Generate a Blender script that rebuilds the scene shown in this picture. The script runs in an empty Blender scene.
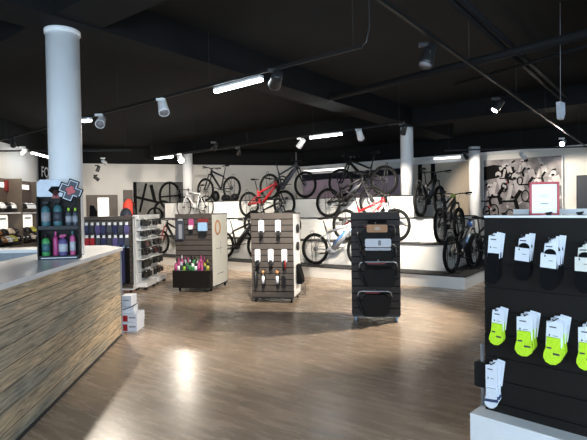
import bpy, math, random
from math import sin, cos, pi, radians as R
from mathutils import Vector, Matrix
random.seed(7)
C = bpy.context.scene.collection
sc = bpy.context.scene

# ------------------------------------------------------------ camera
FPX, PITCH, ROLL, EYE = 488.7, .0216, .0152, 1.55
cd = bpy.data.cameras.new('camera'); cam = bpy.data.objects.new('camera', cd); C.objects.link(cam)
cd.sensor_width = 36; cd.lens = FPX * 36 / 587; cd.clip_start = .05; cd.clip_end = 200
cam.matrix_world = Matrix.Translation((0, 0, EYE)) @ Matrix.Rotation(pi/2 - PITCH, 4, 'X') @ Matrix.Rotation(-ROLL, 4, 'Z')
sc.camera = cam

def ray(px, py):
    X, Y = px - 293.5, 220 - py
    c, s = cos(ROLL), sin(ROLL)
    x, u = (X*c + Y*s)/FPX, (-X*s + Y*c)/FPX
    return Vector((x, cos(PITCH) + u*sin(PITCH), -sin(PITCH) + u*cos(PITCH)))
def atz(px, py, z=0):
    d = ray(px, py); return Vector((0, 0, EYE)) + d*((z-EYE)/d.z)
def aty(px, py, y):
    d = ray(px, py); return Vector((0, 0, EYE)) + d*(y/d.y)
def atplane(px, py, p0, nrm):
    d = ray(px, py); o = Vector((0, 0, EYE)); return o + d*((Vector(p0)-o).dot(nrm)/d.dot(nrm))

# ------------------------------------------------------------ materials
def mat(name, col, rough=.5, metal=0., var=.06, scale=20., coat=0., emit=None, es=0., alpha=None, trans=0., bump=0., spec=.5):
    m = bpy.data.materials.new(name); m.use_nodes = True
    nt = m.node_tree; b = nt.nodes['Principled BSDF']
    b.inputs['Roughness'].default_value = rough; b.inputs['Metallic'].default_value = metal
    b.inputs['Coat Weight'].default_value = coat
    b.inputs['Specular IOR Level'].default_value = spec
    b.inputs['Transmission Weight'].default_value = trans
    tc = nt.nodes.new('ShaderNodeTexCoord'); no = nt.nodes.new('ShaderNodeTexNoise'); no.inputs['Scale'].default_value = scale
    nt.links.new(tc.outputs['Object'], no.inputs['Vector'])
    rp = nt.nodes.new('ShaderNodeValToRGB'); e = rp.color_ramp.elements
    e[0].position = .3; e[1].position = .7
    e[0].color = (*[c*(1-var) for c in col], 1); e[1].color = (*[min(1, c*(1+var)) for c in col], 1)
    nt.links.new(no.outputs['Fac'], rp.inputs['Fac']); nt.links.new(rp.outputs['Color'], b.inputs['Base Color'])
    if bump:
        bu = nt.nodes.new('ShaderNodeBump'); bu.inputs['Strength'].default_value = bump; bu.inputs['Distance'].default_value = .002
        nt.links.new(no.outputs['Fac'], bu.inputs['Height']); nt.links.new(bu.outputs['Normal'], b.inputs['Normal'])
    if emit: b.inputs['Emission Color'].default_value = (*emit, 1); b.inputs['Emission Strength'].default_value = es
    if alpha is not None: b.inputs['Alpha'].default_value = alpha
    return m

M = {}
def mk(k, *a, **kw): M[k] = mat(k, *a, **kw)
mk('white_wall', (.72, .69, .645), .75, var=.02, scale=2)
mk('cream_wall', (.72, .66, .56), .75, var=.02, scale=2)
mk('podium_white', (.86, .84, .80), .5, var=.02, scale=1.5)
mk('carpet_black', (.02, .02, .021), .85, var=.2, scale=60)
mk('ceiling_black', (.0125, .0125, .0125), .85, var=.10, scale=1.2, spec=.2)
mk('beam_black', (.0055, .0055, .006), .8, var=.1, scale=1.5, spec=.2)
mk('black_metal', (.015, .015, .016), .45)
mk('black_plastic', (.011, .011, .012), .5, spec=.3)
mk('black_gloss', (.008, .008, .009), .4, spec=.35)
mk('rubber', (.007, .007, .007), .85, spec=.15)
mk('steel', (.40, .40, .41), .3, metal=1)
mk('dark_steel', (.035, .035, .037), .45)
mk('white_paint', (.82, .82, .82), .4, var=.02)
mk('column_white', (.80, .80, .80), .5, var=.025, scale=3)
mk('slab_white', (.88, .89, .90), .25, var=.02, scale=3, coat=.15)
mk('plinth_white', (.80, .80, .80), .5, var=.02)
mk('grey_board', (.30, .33, .36), .5)
mk('slat_taupe', (.085, .070, .060), .55, var=.1, scale=6, spec=.3)
mk('slat_black', (.0095, .0075, .0062), .6, var=.15, scale=6, spec=.2)
mk('slat_char', (.046, .037, .033), .6, var=.1, scale=6, spec=.25)
mk('brown_panel', (.11, .083, .068), .55, var=.15, scale=4)
mk('brown_light', (.12, .09, .068), .5, var=.15, scale=4)
mk('curtain', (.85, .84, .80), .8, var=.04, scale=8)
mk('card_white', (.78, .80, .86), .6, var=.02)
mk('card_cream', (.75, .74, .66), .6, var=.02)
mk('ink', (.04, .045, .06), .6)
mk('ink_grey', (.30, .31, .34), .6)
mk('knit_black', (.006, .006, .0065), .95, var=.3, scale=150, spec=.1)
mk('knit_neon', (.55, .85, .02), .85, var=.12, scale=120)
mk('knit_white', (.75, .77, .82), .9, var=.1, scale=120)
mk('knit_navy', (.03, .05, .12), .9)
mk('red', (.42, .010, .015), .4)
mk('dull_red', (.22, .02, .02), .5)
mk('pink', (.50, .09, .23), .4)
mk('magenta', (.38, .04, .16), .4)
mk('green', (.06, .30, .09), .4)
mk('lime', (.35, .60, .05), .4)
mk('lime_dull', (.32, .42, .06), .5)
mk('teal', (.05, .14, .16), .35)
mk('purple', (.11, .09, .24), .4)
mk('blue', (.08, .22, .55), .4)
mk('lightblue', (.35, .55, .80), .4)
mk('navy', (.03, .035, .10), .6)
mk('slate', (.045, .05, .065), .6)
mk('yellow', (.45, .42, .06), .4)
mk('orange', (.50, .20, .05), .4)
mk('brown_orange', (.50, .24, .10), .5)
mk('beige', (.55, .46, .36), .6)
mk('lilac', (.52, .40, .50), .6, var=.12, scale=1.5)
mk('mural_dark', (.012, .013, .022), .6, spec=.2)
mk('mural_grey', (.11, .105, .09), .5, var=.5, scale=2.2)
mk('mural_mauve', (.20, .175, .18), .55, var=.6, scale=3)
mk('mural_pale', (.42, .38, .38), .55, var=.15, scale=5)
mk('mural_black', (.004, .004, .004), .7, spec=.1)
mk('fabric_grey', (.28, .28, .30), .8)
mk('red_jacket', (.60, .05, .03), .7)
mk('white_bright', (.86, .86, .86), .4, var=.01)
mk('bike_silver', (.27, .29, .33), .4)
mk('led', (.9, .95, 1), .4, emit=(.86, .94, 1), es=9)
mk('led_soft', (.9, .9, 1), .4, emit=(1, .98, .95), es=.8)
mk('lens_on', (1, .96, .88), .4, emit=(1, .93, .80), es=24)
mk('lens_off', (.25, .25, .27), .15)
mk('backlit', (.9, .88, .82), .5, emit=(1, .95, .86), es=.24)
mk('sky_glow', (.9, .9, .85), .5, emit=(1, .97, .90), es=.22)
mk('glass_clear', (.9, .95, 1), .05, trans=0, alpha=.22)
mk('frosted', (.55, .60, .68), .3, alpha=.75)
mk('track_dark', (.010, .010, .010), .5, spec=.3)
mk('silver_white', (.50, .52, .56), .4)

def floor_mat():
    m = bpy.data.materials.new('laminate_floor'); m.use_nodes = True; nt = m.node_tree; N = nt.nodes; L = nt.links
    b = N['Principled BSDF']
    tc = N.new('ShaderNodeTexCoord'); mp = N.new('ShaderNodeMapping'); L.new(tc.outputs['Object'], mp.inputs['Vector'])
    mp.inputs['Rotation'].default_value = (0, 0, .633)
    br = N.new('ShaderNodeTexBrick'); L.new(mp.outputs['Vector'], br.inputs['Vector'])
    br.inputs['Scale'].default_value = 1; br.inputs['Brick Width'].default_value = 1.3; br.inputs['Row Height'].default_value = .19
    br.inputs['Mortar Size'].default_value = .0022; br.inputs['Mortar Smooth'].default_value = .2
    br.inputs['Color1'].default_value = (.44, .335, .25, 1); br.inputs['Color2'].default_value = (.36, .28, .21, 1)
    br.inputs['Mortar'].default_value = (.28, .21, .155, 1)
    m2 = N.new('ShaderNodeMapping'); L.new(mp.outputs['Vector'], m2.inputs['Vector']); m2.inputs['Scale'].default_value = (1.3, 9, 1)
    no = N.new('ShaderNodeTexNoise'); no.inputs['Scale'].default_value = 1.6; no.inputs['Detail'].default_value = 6; no.inputs['Roughness'].default_value = .65
    L.new(m2.outputs['Vector'], no.inputs['Vector'])
    rp = N.new('ShaderNodeValToRGB'); e = rp.color_ramp.elements
    e[0].position = .32; e[0].color = (.50, .47, .44, 1); e[1].position = .62; e[1].color = (1.12, 1.1, 1.08, 1)
    L.new(no.outputs['Fac'], rp.inputs['Fac'])
    mx = N.new('ShaderNodeMix'); mx.data_type = 'RGBA'; mx.blend_type = 'MULTIPLY'; mx.inputs['Factor'].default_value = .62
    L.new(br.outputs['Color'], mx.inputs['A']); L.new(rp.outputs['Color'], mx.inputs['B'])
    L.new(mx.outputs['Result'], b.inputs['Base Color'])
    rr = N.new('ShaderNodeMapRange'); L.new(no.outputs['Fac'], rr.inputs['Value']); rr.inputs['To Min'].default_value = .22; rr.inputs['To Max'].default_value = .32
    L.new(rr.outputs['Result'], b.inputs['Roughness'])
    b.inputs['Specular IOR Level'].default_value = .5
    return m
M['floor'] = floor_mat()

def wood_mat():
    m = bpy.data.materials.new('reclaimed_boards'); m.use_nodes = True; nt = m.node_tree; N = nt.nodes; L = nt.links
    b = N['Principled BSDF']; b.inputs['Roughness'].default_value = .65
    tc = N.new('ShaderNodeTexCoord'); sp = N.new('ShaderNodeSeparateXYZ'); L.new(tc.outputs['Object'], sp.inputs[0])
    cb = N.new('ShaderNodeCombineXYZ'); L.new(sp.outputs['Y'], cb.inputs['X']); L.new(sp.outputs['Z'], cb.inputs['Y'])
    br = N.new('ShaderNodeTexBrick'); L.new(cb.outputs[0], br.inputs['Vector'])
    br.inputs['Scale'].default_value = 1; br.inputs['Brick Width'].default_value = 3.1; br.inputs['Row Height'].default_value = .137
    br.inputs['Mortar Size'].default_value = .003; br.offset = .41
    br.inputs['Color1'].default_value = (.74, .58, .40, 1); br.inputs['Color2'].default_value = (.48, .42, .34, 1)
    br.inputs['Mortar'].default_value = (.035, .028, .02, 1)
    m2 = N.new('ShaderNodeMapping'); L.new(cb.outputs[0], m2.inputs['Vector']); m2.inputs['Scale'].default_value = (1.5, 24, 1)
    no = N.new('ShaderNodeTexNoise'); no.inputs['Scale'].default_value = 2.2; no.inputs['Detail'].default_value = 8; no.inputs['Roughness'].default_value = .7
    no.inputs['Distortion'].default_value = .6
    L.new(m2.outputs['Vector'], no.inputs['Vector'])
    rp = N.new('ShaderNodeValToRGB'); e = rp.color_ramp.elements
    e[0].position = .34; e[0].color = (.30, .29, .28, 1); e[1].position = .60; e[1].color = (1.15, 1.1, 1.0, 1)
    L.new(no.outputs['Fac'], rp.inputs['Fac'])
    # weathered grey patches
    n2 = N.new('ShaderNodeTexNoise'); n2.inputs['Scale'].default_value = 1.0; n2.inputs['Detail'].default_value = 3
    m3 = N.new('ShaderNodeMapping'); L.new(cb.outputs[0], m3.inputs['Vector']); m3.inputs['Scale'].default_value = (.9, 5.5, 1)
    L.new(m3.outputs['Vector'], n2.inputs['Vector'])
    r2 = N.new('ShaderNodeValToRGB'); e = r2.color_ramp.elements; e[0].position = .48; e[1].position = .66
    L.new(n2.outputs['Fac'], r2.inputs['Fac'])
    mg = N.new('ShaderNodeMix'); mg.data_type = 'RGBA'; L.new(r2.outputs['Color'], mg.inputs['Factor'])
    L.new(br.outputs['Color'], mg.inputs['A']); mg.inputs['B'].default_value = (.44, .42, .36, 1)
    mx = N.new('ShaderNodeMix'); mx.data_type = 'RGBA'; mx.blend_type = 'MULTIPLY'; mx.inputs['Factor'].default_value = 1
    L.new(mg.outputs['Result'], mx.inputs['A']); L.new(rp.outputs['Color'], mx.inputs['B'])
    # board joints drawn again on top
    mj = N.new('ShaderNodeMix'); mj.data_type = 'RGBA'; L.new(br.outputs['Fac'], mj.inputs['Factor'])
    L.new(mx.outputs['Result'], mj.inputs['A']); mj.inputs['B'].default_value = (.035, .028, .02, 1)
    L.new(mj.outputs['Result'], b.inputs['Base Color'])
    bu = N.new('ShaderNodeBump'); bu.inputs['Strength'].default_value = .3; bu.inputs['Distance'].default_value = .004
    L.new(no.outputs['Fac'], bu.inputs['Height']); L.new(bu.outputs['Normal'], b.inputs['Normal'])
    return m
M['boards'] = wood_mat()

# ------------------------------------------------------------ mesh builder
class MB:
    def __init__(s): s.v = []; s.f = []; s.sm = []
    def add(s, vs, fs, smooth=False):
        o = len(s.v); s.v += [tuple(v) for v in vs]; s.f += [tuple(i+o for i in f) for f in fs]; s.sm += [smooth]*len(fs); return s
    def box(s, x0, x1, y0, y1, z0, z1, mtx=None):
        vs = [Vector((x, y, z)) for x in (x0, x1) for y in (y0, y1) for z in (z0, z1)]
        if mtx: vs = [mtx @ v for v in vs]
        return s.add(vs, [(0,1,3,2), (4,6,7,5), (0,4,5,1), (2,3,7,6), (0,2,6,4), (1,5,7,3)])
    def rbox(s, x0, x1, y0, y1, z0, z1, b=.004, mtx=None):
        # box with chamfered vertical-plane outline (x-z) for soft silhouettes
        o = [(x0+b, z0), (x1-b, z0), (x1, z0+b), (x1, z1-b), (x1-b, z1), (x0+b, z1), (x0, z1-b), (x0, z0+b)]
        return s.prism(o, y0, y1, mtx=mtx)
    def prism(s, o, y0, y1, mtx=None, smooth=False):
        n = len(o); vs = [Vector((x, y0, z)) for x, z in o] + [Vector((x, y1, z)) for x, z in o]
        if mtx: vs = [mtx @ v for v in vs]
        return s.add(vs, [tuple(range(n)), tuple(range(2*n-1, n-1, -1))] + [(i, i+n, (i+1) % n+n, (i+1) % n) for i in range(n)], smooth)
    def slab(s, o, z0, z1):
        n = len(o); vs = [(x, y, z0) for x, y in o] + [(x, y, z1) for x, y in o]
        return s.add(vs, [tuple(range(n-1, -1, -1)), tuple(range(n, 2*n))] + [(i, (i+1) % n, (i+1) % n+n, i+n) for i in range(n)])
    def tube(s, pts, r, seg=8, closed=False, flat=1.):
        P = [Vector(p) for p in pts]; n = len(P); rs = r if isinstance(r, (list, tuple)) else [r]*n
        vs = []; prev = None
        for i, p in enumerate(P):
            if closed: t = P[(i+1) % n]-P[i-1]
            else: t = P[min(i+1, n-1)]-P[max(i-1, 0)]
            t.normalize()
            if prev is None:
                a = Vector((0, 0, 1)) if abs(t.z) < .9 else Vector((0, 1, 0))
                u = t.cross(a).normalized()
            else: u = (prev - t*prev.dot(t)).normalized()
            prev = u; w = t.cross(u)
            for k in range(seg):
                A = 2*pi*k/seg; vs.append(p + (u*cos(A)*flat + w*sin(A))*rs[i])
        fs = []
        for i in range(n if closed else n-1):
            j = (i+1) % n
            for k in range(seg):
                l = (k+1) % seg; fs.append((i*seg+k, i*seg+l, j*seg+l, j*seg+k))
        o = len(s.v); s.add(vs, fs, True)
        if not closed: s.add([], []); s.f += [tuple(o+k for k in range(seg-1, -1, -1)), tuple(o+(n-1)*seg+k for k in range(seg))]; s.sm += [False, False]
        return s
    def lathe(s, prof, c=(0, 0, 0), seg=20, mtx=None):
        vs = []; n = len(prof)
        for r, z in prof:
            for k in range(seg):
                A = 2*pi*k/seg; v = Vector((r*cos(A), r*sin(A), z)); v = (mtx @ v) if mtx else v + Vector(c); vs.append(v)
        fs = [(i*seg+k, i*seg+(k+1) % seg, (i+1)*seg+(k+1) % seg, (i+1)*seg+k) for i in range(n-1) for k in range(seg)]
        fs += [tuple(range(seg-1, -1, -1)), tuple((n-1)*seg+k for k in range(seg))]
        return s.add(vs, fs, True)
    def ring(s, c, R_, r, seg=36, rs=8, flat=1.):   # torus in the x-z plane
        return s.tube([(c[0]+R_*cos(2*pi*k/seg), c[1], c[2]+R_*sin(2*pi*k/seg)) for k in range(seg)], r, rs, True, flat)
    def ell(s, c, rx, ry, rz, seg=14, rings=8, zmin=-1., mtx=None):
        vs = []; 
        for i in range(rings+1):
            z = zmin + (1-zmin)*i/rings; z = max(-1, min(1, sin(z*pi/2) if zmin < -.9 else z)); q = math.sqrt(max(0, 1-z*z))
            q = max(q, .02)
            for k in range(seg):
                A = 2*pi*k/seg; v = Vector((c[0]+rx*q*cos(A), c[1]+ry*q*sin(A), c[2]+rz*z)); vs.append(mtx @ v if mtx else v)
        fs = [(i*seg+k, i*seg+(k+1) % seg, (i+1)*seg+(k+1) % seg, (i+1)*seg+k) for i in range(rings) for k in range(seg)]
        fs += [tuple(range(seg-1, -1, -1)), tuple(rings*seg+k for k in range(seg))]
        return s.add(vs, fs, True)
    def build(s, name, m, parent=None, kind=None):
        me = bpy.data.meshes.new(name); me.from_pydata(s.v, [], s.f); me.update()
        for p, q in zip(me.polygons, s.sm): p.use_smooth = q
        ms = m if isinstance(m, (list, tuple)) else [m]
        for k in ms: me.materials.append(M[k] if isinstance(k, str) else k)
        o = bpy.data.objects.new(name, me); C.objects.link(o)
        if parent: o.parent = parent
        if kind: o['kind'] = kind
        return o

def empty(name, loc=(0, 0, 0), rz=0):
    o = bpy.data.objects.new(name, None); o.empty_display_size = .1; C.objects.link(o)
    o.location = loc; o.rotation_euler = (0, 0, rz); return o
def tag(o, label, cat, group=None):
    o['label'] = label; o['category'] = cat
    if group: o['group'] = group
    return o
def thing(name, label, cat, loc=(0, 0, 0), rz=0, group=None): return tag(empty(name, loc, rz), label, cat, group)
KIDS = {}
def copy_tree(o, parent=None):
    c = o.copy(); C.objects.link(c)
    if parent: c.parent = parent
    for ch in [k for k in bpy.data.objects if k.parent == o]: copy_tree(ch, c)
    return c
def struct(name, mb, m): return mb.build(name, m, None, 'structure')
def text(name, s, size, m, parent, mtx, depth=.002, align='CENTER'):
    cu = bpy.data.curves.new(name, 'FONT'); cu.body = s; cu.size = size; cu.extrude = depth; cu.align_x = align; cu.align_y = 'CENTER'
    t = bpy.data.objects.new(name, cu); C.objects.link(t)
    dg = bpy.context.evaluated_depsgraph_get(); me = bpy.data.meshes.new_from_object(t.evaluated_get(dg))
    bpy.data.objects.remove(t); me.materials.clear(); me.materials.append(M[m]); me.transform(mtx)
    o = bpy.data.objects.new(name, me); C.objects.link(o); o.parent = parent; return o
UP = Matrix.Rotation(pi/2, 4, 'X')     # text standing, reading from -y

# ------------------------------------------------------------ the shop's grid
TH = .633
u2 = Vector((-cos(TH), sin(TH))); n2 = Vector((sin(TH), cos(TH))); K0 = Vector((3.179, 9.10))
def pod(t, i): p = K0 + n2*t + u2*i; return (p.x, p.y)
def ion(px, t):            # along-step distance where the line at depth t crosses image column px (near eye height)
    d = ray(px, 212); k = d.x/d.y; b = K0 + n2*t
    return (b.x - k*b.y)/(k*u2.y - u2.x)
def tn(px, i):
    d = ray(px, 212); k = d.x/d.y; b = K0 + u2*i
    return (k*b.y - b.x)/(n2.x - k*n2.y)
YAWU = math.atan2(u2.y, u2.x)        # pointing left / away
CEIL = 3.85

struct('floor', MB().box(-10, 12.6, -4.2, 21, -.1, 0), 'floor')
struct('ceiling', MB().box(-10, 12.6, -4.2, 21, CEIL, CEIL+.1), 'ceiling_black')

def wall_seg(p, q, z0, z1, th=.12, name='wall_far', m='white_wall'):
    p = Vector(p); q = Vector(q); d = (q-p).normalized(); nn = Vector((-d.y, d.x))
    return struct(name, MB().slab([tuple(p), tuple(q), tuple(q+nn*th), tuple(p+nn*th)], z0, z1), m)
# wall behind the podium
TW = 6.9
TP = 3.9
iC = 8.8
WT = 3.27
iP = 10.4
pB0 = pod(TW, iC); pB1 = pod(TW, -5.6)
wall_seg(pB1, pB0, 0, CEIL, -.15, 'wall_podium_side')
b0 = pod(TW-.03, iC+.02); b1 = pod(TW-.03, -5.6)
wall_seg(b1, b0, WT, CEIL, -.03, 'trim_1', 'ceiling_black')
# far wall on the left, meeting the podium wall at a blunt corner
FA = Vector((-9.4, 16.75)); FD = (Vector((.12, 19.52))-Vector((-7.5, 17.3))).normalized(); FN = Vector((-FD.y, FD.x)); YF = math.atan2(FD.y, FD.x)
FB = FA+FD*9.9
wall_seg(FA, FB, 0, CEIL, .15, 'wall_far')
wall_seg(FA-FN*.04, FB-FN*.04, WT+.02, CEIL, .04, 'trim_2', 'ceiling_black')
wall_seg(FB, (pod(TW, iC)[0]+.02, pod(TW, iC)[1]+.02), 0, CEIL, .12, 'wall_return')
def lw(y): return -7.0 - .0985*(y-11.7)
wall_seg((lw(-3), -3), (lw(18), 18), 0, CEIL, .15, 'wall_left')
wall_seg((lw(-3)+.04, -3), (lw(17.9)+.04, 17.9), 3.28, CEIL, .04, 'trim_3', 'ceiling_black')
wall_seg((pB1[0]-.05, pB1[1]), (9.3, -3), 0, CEIL, .15, 'wall_right')
# front wall with shop windows (behind the camera)
w = MB(); w.box(-6.5, 10, -3.15, -3, 0, .35); w.box(-6.5, 10, -3.15, -3, 3.0, CEIL)
for x0, x1 in ((-6.5, -5.2), (-2.9, -2.6), (-.2, .6), (3.1, 3.4), (5.9, 10)): w.box(x0, x1, -3.15, -3, .35, 3.0)
struct('wall_street_side', w, 'white_wall')
for k, (x0, x1) in enumerate(((-5.2, -2.9), (-2.6, -.2), (.6, 3.1), (3.4, 5.9))):
    fr = MB()
    for a in ((x0, x1, .35, .41), (x0, x1, 2.94, 3.0)): fr.box(a[0], a[1], -3.12, -3.04, a[2], a[3])
    for a in ((x0, x0+.06), (x1-.06, x1)): fr.box(a[0], a[1], -3.12, -3.04, .41, 2.94)
    f = struct('window_%d' % (k+1), fr, 'dark_steel')
    g = MB().box(x0+.06, x1-.06, -3.085, -3.078, .41, 2.94).build('pane', 'glass_clear', f)

# columns (white, round)
def column(name, x, y, r, z1, m='column_white', cap=True, z0=0):
    b = MB(); prof = [(r, z0), (r, z1-.05)] + ([(r, z1-.05), (r+.012, z1-.045), (r+.012, z1-.005), (r+.004, z1)] if cap else [(r, z1)])
    b.lathe(prof, (x, y, 0), 40); return struct(name, b, m)
SOFF = 3.46
column('column_1', -2.395, 5.17, .164, SOFF)
cB = (2.735, 11.72); column('column_2', cB[0], cB[1], .15, SOFF, z0=1.85, cap=False)
cCt = tn(474.6, 0); 
pC = aty(474.6, 190, 14.6); column('column_3', pC.x, pC.y, .162, 3.33, cap=False, z0=.0)
cD = (-3.50, 16.3); column('column_4', cD[0], cD[1], .165, SOFF, z0=1.85, cap=False)
# downstand beams on the column grid
def beam(name, p, d, a, b, wd, z0, z1=CEIL, m='beam_black'):
    p = Vector(p); d = Vector(d); nn = Vector((-d.y, d.x))*wd/2; A = p+d*a; B = p+d*b
    return struct(name, MB().slab([tuple(A-nn), tuple(A+nn), tuple(B+nn), tuple(B-nn)][::-1], z0, z1), m)
bd = (Vector(cB)-Vector((-2.335, 5.13))).normalized(); bp = Vector((-bd.y, bd.x))
beam('trim_4', (-2.335, 5.13), bd, -6, 10.8, .5, SOFF)
beam('trim_5', (-2.335, 5.13), bp, -9, 5, .5, SOFF+.02)
beam('trim_6', cB, (Vector(cD)-Vector(cB)).normalized(), -5.2, 9.5, .5, SOFF+.02)
beam('trim_7', Vector(cB)-bp*4.6, bd, -11.5, 3, .45, 3.52)

# ------------------------------------------------------------ podium
LV = [(0, 0, .252), (.525, .54, .799), (1.011, .913, 1.332), (1.497, 1.60, 1.843)]
IE = [12.0, 10.5, 10.5, 10.4]
for k, (t, i, z) in enumerate(LV):
    z0 = 0 if k == 0 else LV[k-1][2]
    tb = TP
    def poly(dt=0, di=0, ie=IE[k]):
        pts = [pod(t-dt, i-di), pod(t-dt, ie)]
        return pts + [pod(tb, min(ie, iP)), pod(tb, i-di)] if ie <= iP+.2 else pts + [pod(1.5, ie), pod(1.5, iP), pod(tb, iP), pod(tb, i-di)]
    struct('podium_step_%d' % (k+1), MB().slab(poly()[::-1], z0, z-.022), 'podium_white')
    struct('step_cover_%d' % (k+1), MB().slab(poly(.02, .02)[::-1], z-.022, z), 'carpet_black')

# ------------------------------------------------------------ bikes
def make_bike(name, label, style, col, loc, rz, group=None, fork='black_gloss', accent=None, Rw=.37, tr=.033, rim='black_metal', wb=1.20, steer=0., bars='flat', seat='black_plastic', rear=None):
    root = thing(name, label, 'bicycle', loc, rz, group)
    e = style in ('ebike', 'ebike_full'); full = style in ('full', 'ebike_full'); road = style == 'road'
    ra = Vector((-wb/2, 0, Rw)); fa = Vector((wb/2, 0, Rw))
    bb = Vector((ra.x+(.415 if road else .45), 0, Rw-(.065 if road else .02)))
    if road: hb = Vector((fa.x-.145, 0, Rw+.36)); ht = hb+Vector((-.045, 0, .15)); st = bb+Vector((-.15, 0, .50)); sd = bb+Vector((-.20, 0, .70))
    else: hb = Vector((fa.x-.25, 0, Rw+.49)); ht = hb+Vector((-.05, 0, .12)); st = bb+Vector((-.125, 0, .42)); sd = bb+Vector((-.20, 0, .70))
    # frame
    b = MB(); tk = .018 if road else .028
    if e:
        b.tube([bb+Vector((.03, 0, .02)), bb.lerp(hb, .5)+Vector((0, 0, .005)), hb+Vector((-.01, 0, .02))], [.072, .068, .046], 10, flat=.7)
        b.ell(tuple(bb+Vector((.0, 0, .0))), .12, .06, .09)
    else: b.tube([bb, hb+Vector((-.01, 0, .03))], [tk*1.25, tk*1.3], 10)
    b.tube([hb+Vector((.004, 0, -.015)), ht], .030 if not road else .022, 10)
    tj = st+Vector((0, 0, -.03))
    if full:
        b.tube([ht+Vector((.01, 0, -.05)), bb.lerp(st, .78)+Vector((.05, 0, .02)), st+Vector((0, 0, -.05))], [.03, .024, .02], 10)
        b.tube([bb+Vector((-.02, 0, .05)), st], [.03, .02], 10)
    else:
        b.tube([ht+Vector((.01, 0, -.04)), tj], [tk*1.1, tk*.8], 10)
        b.tube([bb, st], tk*.85, 10)
    ym = .055
    for s_ in (-1, 1):
        if full:
            piv = bb+Vector((-.03, s_*.035, .09)); rk = bb.lerp(st, .62)+Vector((-.02, s_*.03, 0))
            b.tube([piv, ra+Vector((.22, s_*ym, .03)), ra+Vector((0, s_*ym, 0))], [.018, .016, .013], 8)
            b.tube([ra+Vector((0, s_*ym, 0)), ra.lerp(rk, .6)+Vector((0, s_*.05, 0)), rk], [.012, .013, .014], 8)
            b.tube([rk+Vector((-.01, 0, 0)), rk+Vector((.10, 0, .03))], .012, 6)
        else:
            b.tube([bb+Vector((-.02, s_*.03, 0)), ra+Vector((.2, s_*ym, 0)), ra+Vector((0, s_*ym, 0))], .011, 8)
            b.tube([tj+Vector((0, s_*.015, -.03)), ra+Vector((.15, s_*ym, .26)), ra+Vector((0, s_*ym, 0))], .009, 8)
    fr = b.build('frame', col, root)
    if full:
        s1 = bb.lerp(st, .62)+Vector((.08, 0, .03))
        MB().tube([s1, s1.lerp(bb.lerp(hb, .45), .55)], .022, 8).tube([s1, bb.lerp(hb, .45)], .012, 8).build('shock_absorber', 'dark_steel', fr)
    if e:
        B = bb.lerp(hb, .18); T = bb.lerp(hb, .78)
        MB().tube([B+Vector((-.012, 0, .028)), T+Vector((-.012, 0, .028))], .060, 8, flat=.75).build('battery', accent or 'black_gloss', fr)
    elif accent:
        MB().tube([bb.lerp(hb, .3)+Vector((-.002, 0, .002)), bb.lerp(hb, .7)+Vector((-.002, 0, .002))], tk*1.42, 10).build('decal_band', accent, fr)
    # fork
    b = MB(); tv = (ht-hb).normalized()
    crown = hb-tv*.03
    if road:
        for s_ in (-1, 1): b.tube([crown, crown+Vector((.01, s_*.04, -.04)), fa+Vector((-.03, s_*.045, .12)), fa+Vector((0, s_*.045, 0))], [.014, .013, .010, .008], 8)
    else:
        b.tube([crown+Vector((0, -.07, 0)), crown+Vector((0, .07, 0))], .024, 8)
        for s_ in (-1, 1):
            mid = crown.lerp(fa, .5)
            b.tube([crown+Vector((0, s_*.065, .02)), mid+Vector((-.01, s_*.065, 0)), mid+Vector((-.01, s_*.065, -.01)), fa+Vector((0, s_*.065, 0))], [.017, .017, .024, .019], 8)
        b.tube([crown.lerp(fa, .42)+Vector((-.0, -.065, 0)), crown.lerp(fa, .42)+Vector((.05, 0, .02)), crown.lerp(fa, .42)+Vector((0, .065, 0))], .012, 6)
    b.build('fork', fork, root)
    # wheels
    for k_, a in enumerate((ra, fa)):
        wh = MB(); wh.ring(a, Rw-tr*2-.002, .013 if not road else .012, 40, 6, .9)
        wh.tube([a+Vector((0, -.055, 0)), a+Vector((0, .055, 0))], .016, 10)
        wo = wh.build('wheel', rim, root)
        MB().ring(a, Rw-tr, tr, 40, 8).build('tyre', 'rubber', wo)
        sp = MB(); ns = 20
        for q in range(ns):
            A = 2*pi*q/ns; A2 = A+.35*(1 if q % 2 else -1)
            sp.tube([a+Vector((.014*cos(A2), (.03 if q % 4 < 2 else -.03), .014*sin(A2))), a+Vector((cos(A)*(Rw-tr*2-.01), 0, sin(A)*(Rw-tr*2-.01)))], .0018, 3)
        sp.build('spokes', 'dark_steel', wo)
        if not road:
            MB().ring(a+Vector((0, -.04, 0)), .075, .012, 20, 4, .2).build('brake_disc', 'steel', wo)
        if k_ == 0:
            cs = MB()
            for q, r_ in enumerate((.055, .045, .035, .025)): cs.ring(a+Vector((0, .034+q*.005, 0)), r_, .010, 18, 4, .25)
            cs.build('cassette', 'dark_steel', wo)
    # cranks
    c = MB(); c.tube([bb+Vector((0, -.07, 0)), bb+Vector((0, .07, 0))], .016, 8)
    ca = R(20)
    for s_ in (-1, 1):
        v = Vector((cos(ca), 0, sin(ca)))*.17*s_
        c.tube([bb+Vector((0, s_*.075, 0)), bb+v+Vector((0, s_*.085, 0))], [.014, .010], 6)
    cr = c.build('crank', 'dark_steel', root)
    cg = MB(); cg.ring(bb+Vector((0, .055, 0)), .075, .010, 24, 4, .3); cg.build('chainring', 'dark_steel', cr)
    for s_ in (-1, 1):
        v = bb+Vector((cos(ca), 0, sin(ca)))*.17*s_+Vector((0, s_*.13, 0))
        MB().box(v.x-.045, v.x+.045, v.y-.045, v.y+.045, v.z-.009, v.z+.009).build('pedal', 'black_plastic', cr)
    ch = MB(); y_ = .055
    ch.tube([bb+Vector((0, y_, .085)), ra+Vector((.0, y_, .058))], .004, 4); ch.tube([bb+Vector((0, y_, -.085)), ra+Vector((.05, y_, -.12)), ra+Vector((.02, y_, -.05))], .004, 4)
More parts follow.
